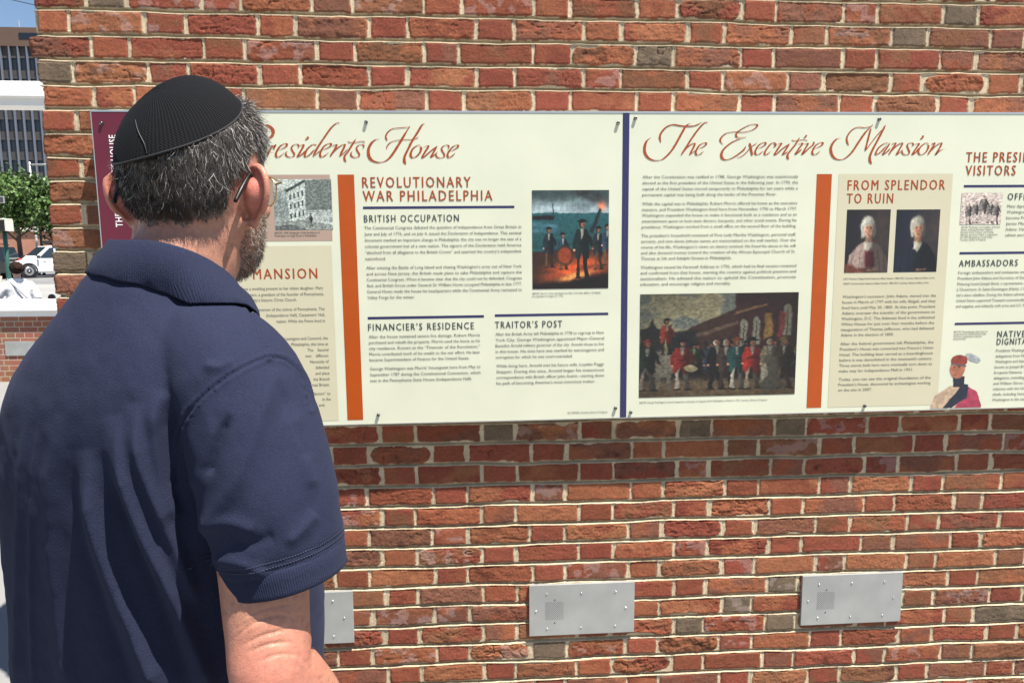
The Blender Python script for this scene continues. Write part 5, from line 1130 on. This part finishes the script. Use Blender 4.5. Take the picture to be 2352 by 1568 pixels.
for s in (1, -1):                         # ribbed sleeve cuffs
    a, b = sleeve_axis(s); t = (b-a)/np.linalg.norm(b-a)
    y = np.array([0, 1.0, 0]); y -= t*(y@t); y /= np.linalg.norm(y); x = np.cross(y, t); rows = []
    ra, rb = .0712, .0732
    w = np.linspace(0, 2*math.pi, 240, endpoint=False); und = 1+.016*np.sin(2*w+.6)+.006*np.sin(5*w+1)
    for (h, r) in [(-.012, -.010), (-.0075, -.0005), (-.004, .0012), (.006, .0006), (.018, -.0006), (.0225, -.0004), (.0245, -.0022), (.0225, -.005), (.0, -.007)]:
        rows.append(b+t*h+((ra+r)*und*np.cos(w))[:, None]*x+((rb+r)*und*np.sin(w))[:, None]*y)
    ribbed("sleeve_cuff", rows, True, shirt_o, 170)
from mathutils.kdtree import KDTree
kd = KDTree(len(SV2)); SN2 = normals(SV2, SF)
for i_, v_ in enumerate(SV2): kd.insert(v_, i_)
kd.balance()
thread_m = mat("navy_thread", (.0230,.0270,.0540), .8)
for s in (1, -1):
    a, b = sleeve_axis(s); t = (b-a)/np.linalg.norm(b-a); y = np.array([0, 1.0, 0]); y -= t*(y@t); y /= np.linalg.norm(y); x = np.cross(y, t)
    Q = SV2-b; h = Q@t; rad = np.hypot(Q@x, Q@y); an = np.arctan2(Q@y, Q@x); m = MB()
    for h0 in (-.0125, -.0185):
        on = (np.abs(h-h0) < .004) & (rad < .115); bins = np.linspace(-math.pi, math.pi, 73); rr = np.array([np.median(rad[on & (an >= lo) & (an < hi)]) if (on & (an >= lo) & (an < hi)).any() else np.nan for lo, hi in zip(bins[:-1], bins[1:])])
        ok = ~np.isnan(rr); bc = (bins[:-1]+bins[1:])/2
        for k in range(150):
            w_ = np.linspace(k, k+.62, 3)/150*2*math.pi-math.pi; r_ = np.interp(w_, bc[ok], rr[ok], period=2*math.pi)+.0004
            p_ = b+t*h0+r_[1]*(math.cos(w_[1])*x+math.sin(w_[1])*y)
            if kd.find(p_)[2] > .0022: continue
            m.tube(b+t*h0+(r_*np.cos(w_))[:, None]*x+(r_*np.sin(w_))[:, None]*y, .00055, 5)
    m.build("hem_stitching", thread_m, shirt_o)
# ---- collar: stand, fold and fall, running from the front round the back to the front
def collar():
    ph = np.linspace(-2.45, 2.45, 241); rows = []      # 0 = nape, + = right side
    c = np.array([.070, .004]); sn, cs = np.sin(ph), np.cos(ph); fr = np.clip((np.abs(ph)-.5)/1.9, 0, 1)
    zf = 1.612-.016*fr-.058*fr**2+.010*np.exp(-((ph+1.3)/.6)**2)       # fold line
    ra, rb = .0670+.006*fr, .0660+.016*fr
    fall = .036+.004*np.cos(ph)+.014*fr**2; out = .017+.010*np.abs(sn)+.010*np.clip(sn,0,1)+.004*fr
    und = .0016*np.sin(ph*5.3+1)+.0010*np.sin(ph*11)
    for (o, z) in [(.002, -.045), (-.001, -.020), (.000, -.004), (.0022, .0005), (.0050, -.0010), (.0085, -.008), (.45, -.45), (.80, -.80), (1.0, -1.0), (1.0, -1.045), (.93, -1.03), (.75, -.80), (.40, -.36)]:
        if abs(o) < .1: oo, zz = o+und*0, z+0*ph
        else:
            bulge = .0035*math.sin(math.pi*min(1, o)); oo = .0065+out*o+bulge*(z > -.9)+und*o*1.4; zz = fall*z
            if z in (-.80, -.36, -1.03) and o in (.75, .40, .93): oo = oo-.0035
        rows.append(np.stack([c[0]+(ra+oo)*sn, c[1]-(rb+oo)*cs, zf+zz], 1))
    return rows
col_rows = collar()
for ri, (lift_, bl) in {6: (.010, .25), 7: (.0062, .75), 8: (.0050, 1.0), 9: (.0036, 1.0), 10: (.0022, 1.0), 11: (.0022, .75), 12: (.004, .25)}.items():
    for j in range(col_rows[ri].shape[0]):
        p = col_rows[ri][j]; _, k_, d_ = kd.find(p); q = SV2[k_]+SN2[k_]*lift_; col_rows[ri][j] = p+(q-p)*bl*float(sstep(-.6, .5, (j-120)/120*2.45)*.75+.25)
    kern = np.ones(7)/7; A_ = col_rows[ri]; pad = np.concatenate([A_[:1].repeat(3, 0), A_, A_[-1:].repeat(3, 0)]); col_rows[ri] = np.stack([np.convolve(pad[:, c_], kern, 'valid') for c_ in range(3)], 1)
_r = np.array([(lambda h: SV2[h[1]]-SN2[h[1]]*.009)(kd.find(p)) for p in col_rows[12]]); col_rows.append(col_rows[12]*.5+_r*.5); col_rows.append(_r)
ribbed("collar", col_rows, False, shirt_o, 150)

# ---- hair
rs = np.random.RandomState(12)
def strands(base, nrm, dirs, length, width, curl, seed, segs=4):
    r = np.random.RandomState(seed); n = len(base); V = np.zeros((n, segs+1, 3, 3)); p = base.copy(); d = dirs.copy()
    bend = r.normal(0, 1, (n, 3))
    for i in range(segs+1):
        t = i/segs; ref = np.cross(d, nrm); ref /= np.linalg.norm(ref, axis=1)[:, None]+1e-9; r2 = np.cross(d, ref); w = (width*(1-t**1.6)+.00004)[:, None]
        for k in range(3):
            a = 2*math.pi*k/3; V[:, i, k] = p+(ref*math.cos(a)+r2*math.sin(a))*w
        d = d+bend*curl[:, None]+np.array([0, 0, -.10]); d /= np.linalg.norm(d, axis=1)[:, None]; p = p+d*(length/segs)[:, None]
    idx = np.arange(n*(segs+1)*3).reshape(n, segs+1, 3); F = []
    for k in range(3):
        k2 = (k+1) % 3; F.append(np.stack([idx[:, :-1, k], idx[:, :-1, k2], idx[:, 1:, k2], idx[:, 1:, k]], -1).reshape(-1, 4))
    return V.reshape(-1, 3), np.concatenate(F)
hl = inv_hd(BV); BN = normals(BV, BF); r_h = np.linalg.norm(hl, axis=1)
azs = np.degrees(np.arctan2(np.abs(hl[:, 0]), hl[:, 1])); hh = np.interp(azs, *HAIRLINE)+.007*fbm(azs/5, hl[:, 2]*30, 801, 2)
ear_zone = (np.hypot(hl[:, 1]+.018, hl[:, 2]+.026) < .040) & (np.abs(hl[:, 0]) > .066) & (hl[:, 2] < .018)
on_skull = (hl[:, 2] > -.10) & ~isear & ~ear_zone
hair_m = on_skull & (hl[:, 2] > hh)
dens = sstep(-.004, .022, hl[:, 2]-hh)*hair_m
# undercoat: the scalp shell lifted a little, coloured like the hair roots
fm = hair_m[BF].all(1); used = np.unique(BF[fm]); remap = -np.ones(len(BV), int); remap[used] = np.arange(len(used))
lift = .0006+.0065*sstep(0, .035, (hl[:, 2]-hh)[used]); lump = .0016*fbm(hl[used, 0]*90+hl[used, 1]*70, hl[used, 2]*110, 805, 3)
UV_ = BV[used]+BN[used]*(lift+lump*sstep(0, .02, (hl[:, 2]-hh)[used]))[:, None]; UF = remap[BF[fm]]
ucol = np.tile(np.array((.026, .019, .014)), (len(used), 1))*(1-.0)+np.array((.16, .08, .055))*np.exp(-np.maximum((hl[:, 2]-hh)[used], 0)/.006)[:, None]
hair_mat = mat("salt_and_pepper_hair", (.05,.04,.035), .42, spec=.55, tint=True)
idx = np.where(hair_m)[0]; pr = (.12+dens[idx]); pr = pr/pr.sum(); pick = rs.choice(idx, 17000, p=pr); jit = rs.normal(0, .0008, (len(pick), 3))
b0 = BV[pick]+jit; n0 = BN[pick]; lf = .0004+.0052*sstep(0, .035, (hl[:, 2]-hh)[pick]); b0 = b0+n0*lf[:, None]
down = np.array([0, 0, -1.0])-n0*(n0@np.array([0, 0, -1.0]))[:, None]; fwd = HF-n0*(n0@HF)[:, None]; ln_ = np.zeros(len(pick)); sidew = np.sign(hl[pick, 0])[:, None]
frontness = sstep(-.02, .06, hl[pick, 1])[:, None]; dr = down*(1-.55*frontness)+fwd*(.9*frontness-.15*(1-frontness))+n0*(.10+.22*rs.rand(len(pick), 1))+rs.normal(0, .21, (len(pick), 3))+.22*np.stack([vnoise(b0[:, 2]*45, b0[:, 0]*45, 821), vnoise(b0[:, 2]*45+9, b0[:, 0]*45, 823), 0*ln_], 1); dr /= np.linalg.norm(dr, axis=1)[:, None]
ln = (.006+.013*sstep(0, .05, (hl[:, 2]-hh)[pick]))*rs.uniform(.6, 1.25, len(pick)); wd = rs.uniform(.00018, .00032, len(pick))
HVs, HFs = strands(b0, n0, dr, ln, wd, np.full(len(pick), .15), 31)
grey = rs.rand(len(pick)); gp = .06+.40*frontness[:, 0]+.20*sstep(-.02, .06, hl[pick, 2]); isg = grey < gp
cc = np.where(isg[:, None], np.array((.40, .385, .36))*rs.uniform(.45, 1.35, (len(pick), 1)), np.array((.022, .016, .012))*rs.uniform(.6, 1.7, (len(pick), 1)))
HV = np.concatenate([UV_, HVs]); HF_ = np.concatenate([UF, HFs+len(UV_)]); HCl = np.concatenate([ucol, np.repeat(cc, 15, axis=0)])
# nothing of the hair pokes through the cap
h_in = inv_hd(HV); hr = np.linalg.norm(h_in, axis=1); Dh = h_in/hr[:, None]; ang = np.degrees(np.arccos(np.clip(Dh@CAP_N, -1, 1)))
lim = cap_radius(Dh)+CAP_OFF-.0045+.05*sstep(CAP_ANG-1.5, CAP_ANG+6, ang); HV = hd(Dh*np.minimum(hr, lim)[:, None])
hair_o = mesh_obj("hair", HV, HF_, hair_mat, man, False, HCl)
# beard
az2 = np.degrees(np.arctan2(np.abs(hl[:, 0]), hl[:, 1])); bt = np.interp(az2, [0, 22, 40, 60, 78, 90, 100], [-.042, -.046, -.050, -.040, -.006, -.006, -.05]); bb_ = np.interp(az2, [0, 40, 70, 88, 100, 112], [-.150, -.148, -.135, -.112, -.095, -.07])
beard_m = (hl[:, 2] < bt) & (hl[:, 2] > bb_) & (az2 < 108) & ~isear & ~ear_zone & (hl[:, 1] > -.012)
ib = np.where(beard_m)[0]; pick = rs.choice(ib, 9000); n0 = BN[pick]; b0 = BV[pick]+rs.normal(0, .0008, (len(pick), 3))
dr = np.array([0, 0, -.9])+n0*.75+rs.normal(0, .30, (len(pick), 3)); dr /= np.linalg.norm(dr, axis=1)[:, None]
BVs, BFs = strands(b0, n0, dr, rs.uniform(.003, .009, len(pick)), rs.uniform(.00016, .00028, len(pick)), np.full(len(pick), .22), 37, 3)
cb = np.where((rs.rand(len(pick)) < .42)[:, None], np.array((.40, .36, .31))*rs.uniform(.6, 1.3, (len(pick), 1)), np.array((.10, .055, .034))*rs.uniform(.5, 1.5, (len(pick), 1)))
mesh_obj("beard", BVs, BFs, hair_mat, man, False, np.repeat(cb, 12, axis=0))

# ---- skullcap
ca = np.cross(CAP_N, [0, 1, 0]); ca /= np.linalg.norm(ca); cb_ = np.cross(CAP_N, ca)
NA, NR = 180, 46
def cap_surface(off, th0=0.0, th1=53.0, nr=NR):
    th = np.radians(np.linspace(th0+.01, th1, nr)); w = np.linspace(0, 2*math.pi, NA, endpoint=False); T_, W_ = np.meshgrid(th, w, indexing='ij')
    D = (np.cos(T_)[..., None]*CAP_N+np.sin(T_)[..., None]*(np.cos(W_)[..., None]*ca+np.sin(W_)[..., None]*cb_)).reshape(-1, 3)
    r = cap_radius(D)+off+.0036*np.exp(-((T_.ravel()-.62)/.30)**2)*(1-.6*np.clip(D[:, 1]/.6, 0, 1))-.0015*np.exp(-(T_.ravel()/.25)**2); r = r+.0035*np.exp(-(T_.ravel()/.25)**2)*(off > .006)*0
    return hd(D*r[:, None]), T_, W_
outer, T_, W_ = cap_surface(CAP_OFF); inner, _, _ = cap_surface(CAP_OFF-.0025)
dent = .0012*fbm(np.cos(W_.ravel())*2+5, np.sin(W_.ravel())*2+T_.ravel()*2, 811, 2); oN = outer-HC; oN /= np.linalg.norm(oN, axis=1)[:, None]; outer = outer+oN*dent[:, None]
I = np.arange(NA*NR).reshape(NR, NA); F = []
for i in range(NR-1):
    for j in range(NA): F.append((I[i, j], I[i, (j+1) % NA], I[i+1, (j+1) % NA], I[i+1, j]))
F = np.array(F); n0_ = NA*NR; rimF = np.array([(I[-1, j], I[-1, (j+1) % NA], I[-1, (j+1) % NA]+n0_, I[-1, j]+n0_) for j in range(NA)])
CV = np.concatenate([outer, inner]); CF = np.concatenate([F, F[:, ::-1]+n0_, rimF])
knit = mat("black_crocheted_cotton", (.0080,.0084,.0100), .85, spec=.15); nt = knit.node_tree; N = nt.nodes; L = nt.links
uvn = N.new("ShaderNodeUVMap"); sep = N.new("ShaderNodeSeparateXYZ"); L.new(uvn.outputs[0], sep.inputs[0])
def wave(sock, k):
    mu = N.new("ShaderNodeMath"); mu.operation = 'MULTIPLY'; mu.inputs[1].default_value = k; L.new(sock, mu.inputs[0]); s_ = N.new("ShaderNodeMath"); s_.operation = 'SINE'; L.new(mu.outputs[0], s_.inputs[0]); return s_.outputs[0]
w1 = wave(sep.outputs[0], 2*math.pi*110); w2 = wave(sep.outputs[1], 2*math.pi*62); mx = N.new("ShaderNodeMath"); mx.operation = 'MULTIPLY_ADD'; L.new(w1, mx.inputs[0]); mx.inputs[1].default_value = .8; L.new(w2, mx.inputs[2])
bp = N.new("ShaderNodeBump"); bp.inputs["Distance"].default_value = .0007; L.new(mx.outputs[0], bp.inputs["Height"]); L.new(bp.outputs[0], N["Principled BSDF"].inputs["Normal"])
cap_o = mesh_obj("skullcap", CV, CF, knit, man, True)
uvl = cap_o.data.uv_layers.new(name="UVMap"); li = np.zeros(len(cap_o.data.loops), int); cap_o.data.loops.foreach_get("vertex_index", li)
tu = np.tile((W_/(2*math.pi)).ravel(), 2); tv = np.tile((T_/math.radians(53)).ravel(), 2); lu = tu[li].reshape(-1, 4); lu = np.where((lu.max(1)-lu.min(1) > .5)[:, None] & (lu < .5), lu+1, lu)
uvl.data.foreach_set("uv", np.stack([(lu.ravel()+tv[li]*.06), tv[li]], 1).astype(np.float32).ravel())
def cap_pt(px, py, lift=.0):              # nearest cap vertex to a measured place
    x, y, d = pimg(outer); k = np.argmin((x-px)**2+(y-py)**2+1e5*(d > np.median(d))); return outer[k]+oN[k]*lift*.5
m = MB(); m.tube(curve([cap_pt(311, 275, .0012), cap_pt(320, 305, .0014), cap_pt(331, 330, .0014), cap_pt(341, 354, .0012)], 5), .0007, 8); m.build("seam", mat("black_thread", (.008,.008,.010), .5), cap_o, True)
m = MB(); rimp = outer[I[-1]]; m.tube(np.concatenate([rimp, rimp[:2]]), .0014, 8, cap=False); m.build("brim_edge", mat("black_edge_yarn", (.010,.010,.012), .85, bump=.0004, bscale=700), cap_o, True)
kb = int(np.argmin((pimg(rimp)[0]-290)**2+(pimg(rimp)[1]-352)**2)); pc = rimp[kb]; tg = rimp[(kb+3) % NA]-rimp[kb-3]; tg /= np.linalg.norm(tg); nn = oN[I[-1][kb]]
m = MB(); m.tube([pc+nn*.0016+np.array([0, 0, .006]), pc+nn*.0024, pc+nn*.0014-np.array([0, 0, .007])], [.0012, .0016, .0010], 8); m.build("hair_clip", mat("dark_clip_metal", (.05,.05,.055), .3, .8), cap_o, True)

# ---- glasses
gold = mat("thin_gold_wire", (.62,.46,.24), .3, 1.0); tip_m = mat("black_temple_tip", (.006,.006,.007), .4, spec=.3)
lens_m = bpy.data.materials.new("clear_lens"); lens_m.use_nodes = True; nt = lens_m.node_tree; N = nt.nodes; N.remove(N["Principled BSDF"])
gl = N.new("ShaderNodeBsdfGlossy"); gl.inputs["Roughness"].default_value = .02; tr = N.new("ShaderNodeBsdfTransparent"); tr.inputs[0].default_value = (.86, .90, .87, 1); fr = N.new("ShaderNodeFresnel"); fr.inputs[0].default_value = 1.5
mxs = N.new("ShaderNodeMixShader"); nt.links.new(fr.outputs[0], mxs.inputs[0]); nt.links.new(tr.outputs[0], mxs.inputs[1]); nt.links.new(gl.outputs[0], mxs.inputs[2]); nt.links.new(mxs.outputs[0], N["Material Output"].inputs[0])
gz = .008; m = MB(); w = np.linspace(0, 2*math.pi, 41)
lens_rings = {}
for s in (-1, 1):
    pts = []
    for a in w:
        x = .0265*np.sign(math.cos(a))*abs(math.cos(a))**.75; z = .0215*np.sign(math.sin(a))*abs(math.sin(a))**.8-.004*(math.sin(a) < 0)*abs(math.sin(a))
        pts.append((s*(.036+x), .1085-.10*(.036+x)**1.2, gz+z-.004))
    pts = hd(np.array(pts)); lens_rings[s] = pts; m.tube(pts, .0011, 8, cap=False)
m.tube(hd(curve([(-.010, .106, .010), (0, .111, .014), (.010, .106, .010)], 5)), .0012, 8)
for s in (-1, 1):
    m.tube(hd(np.array([(s*.0625, .1035, gz+.006), (s*.071, .100, gz+.007), (s*.0775, .088, gz+.006)])), .0015, 8)
    m.tube(hd(np.array([(s*.0775, .089, gz+.006), (s*.0800, .05, gz+.005), (s*.0815, .008, gz+.003)])), .0012, 8)
gls = m.build("eyeglasses", gold, man, True)
for s in (-1, 1):
    P = lens_rings[s][:-1]; c = P.mean(0); mesh_obj("lens", np.vstack([P, [c]]), [(i, (i+1) % 40, 40) for i in range(40)], lens_m, gls)
    t = MB(); t.tube(hd(curve([(s*.0815, .010, gz+.003), (s*.0835, -.010, gz+.004), (s*.0855, -.030, gz-.006), (s*.0845, -.048, gz-.025), (s*.0815, -.061, gz-.045)], 5)), np.interp(np.linspace(0, 1, 21), [0, .3, .8, 1], [.0014, .0020, .0031, .0026]), 10); t.build("temple_tip", tip_m, gls, True)
m = MB()
for s in (-1, 1):
    V_, F_ = ellipsoid(hd((s*.032, .080, .006)), (.0125, .0125, .0125), HM, 20); m.add(V_, F_)
eye_white = mat("eye_white", (.72,.70,.67), .2)
for s in (-1, 1):
    V_, F_ = ellipsoid(hd((s*.032, .0815, .006)), (.0122, .0122, .0075), HM, 20); e_ = mesh_obj("eye", V_, F_, eye_white, body, True)
    V_, F_ = ellipsoid(hd((s*.032, .0922, .006)), (.0052, .0020, .0052), HM, 16); mesh_obj("iris", V_, F_, mat("brown_iris", (.06,.03,.015), .15), body, True)

# ---- trousers and shoes (below the frame)
tr_m = mat("dark_grey_trousers", (.06,.06,.065), .85, noise=.1, nscale=200, bump=.0006, bscale=500)
tp = [loft([ring((-.036*k_, .02, z), EX, EY, a, bf, bb, 2.3, 64) for (z, a, bf, bb, k_) in curve([(.62,.185,.12,.12,.5),(.74,.192,.14,.135,.8),(.86,.198,.180,.138,1.0),(.96,.195,.195,.135,1.0)], 4)])]
for s in (-1, 1): tp.append(limb([(s*.085-.02, .02, .82), (s*.095-.01, .022, .60), (s*.10, .015, .42), (s*.105, .005, .06)], [.105, .095, .078, .070], [.11, .10, .085, .075], 40))
TV, TF = union(tp, .006, 6); TV = TV+normals(TV, TF)*(.004*fbm(TV[:, 0]*14+TV[:, 1]*9, TV[:, 2]*16, 821, 3))[:, None]; mesh_obj("trousers", TV, TF, tr_m, man, True)
sh_m = mat("black_leather_shoe", (.015,.014,.014), .35, coat=.3); so_m = mat("rubber_sole", (.03,.028,.026), .7)
for s in (-1, 1):
    V_, F_ = loft([ring((s*.11, .045, z), EX, EY, a, bf, bb, 2.4, 40) for (z, a, bf, bb) in ((.024,.046,.150,.120),(.045,.047,.150,.118),(.062,.044,.135,.112),(.078,.040,.060,.105),(.105,.038,.010,.095))]); sho = mesh_obj("shoe", V_, F_, sh_m, man, True)
    V_, F_ = loft([ring((s*.11, .045, z), EX, EY, a, bf, bb, 2.4, 40) for (z, a, bf, bb) in ((.0,.048,.154,.122),(.024,.049,.155,.123))]); mesh_obj("sole", V_, F_, so_m, sho)
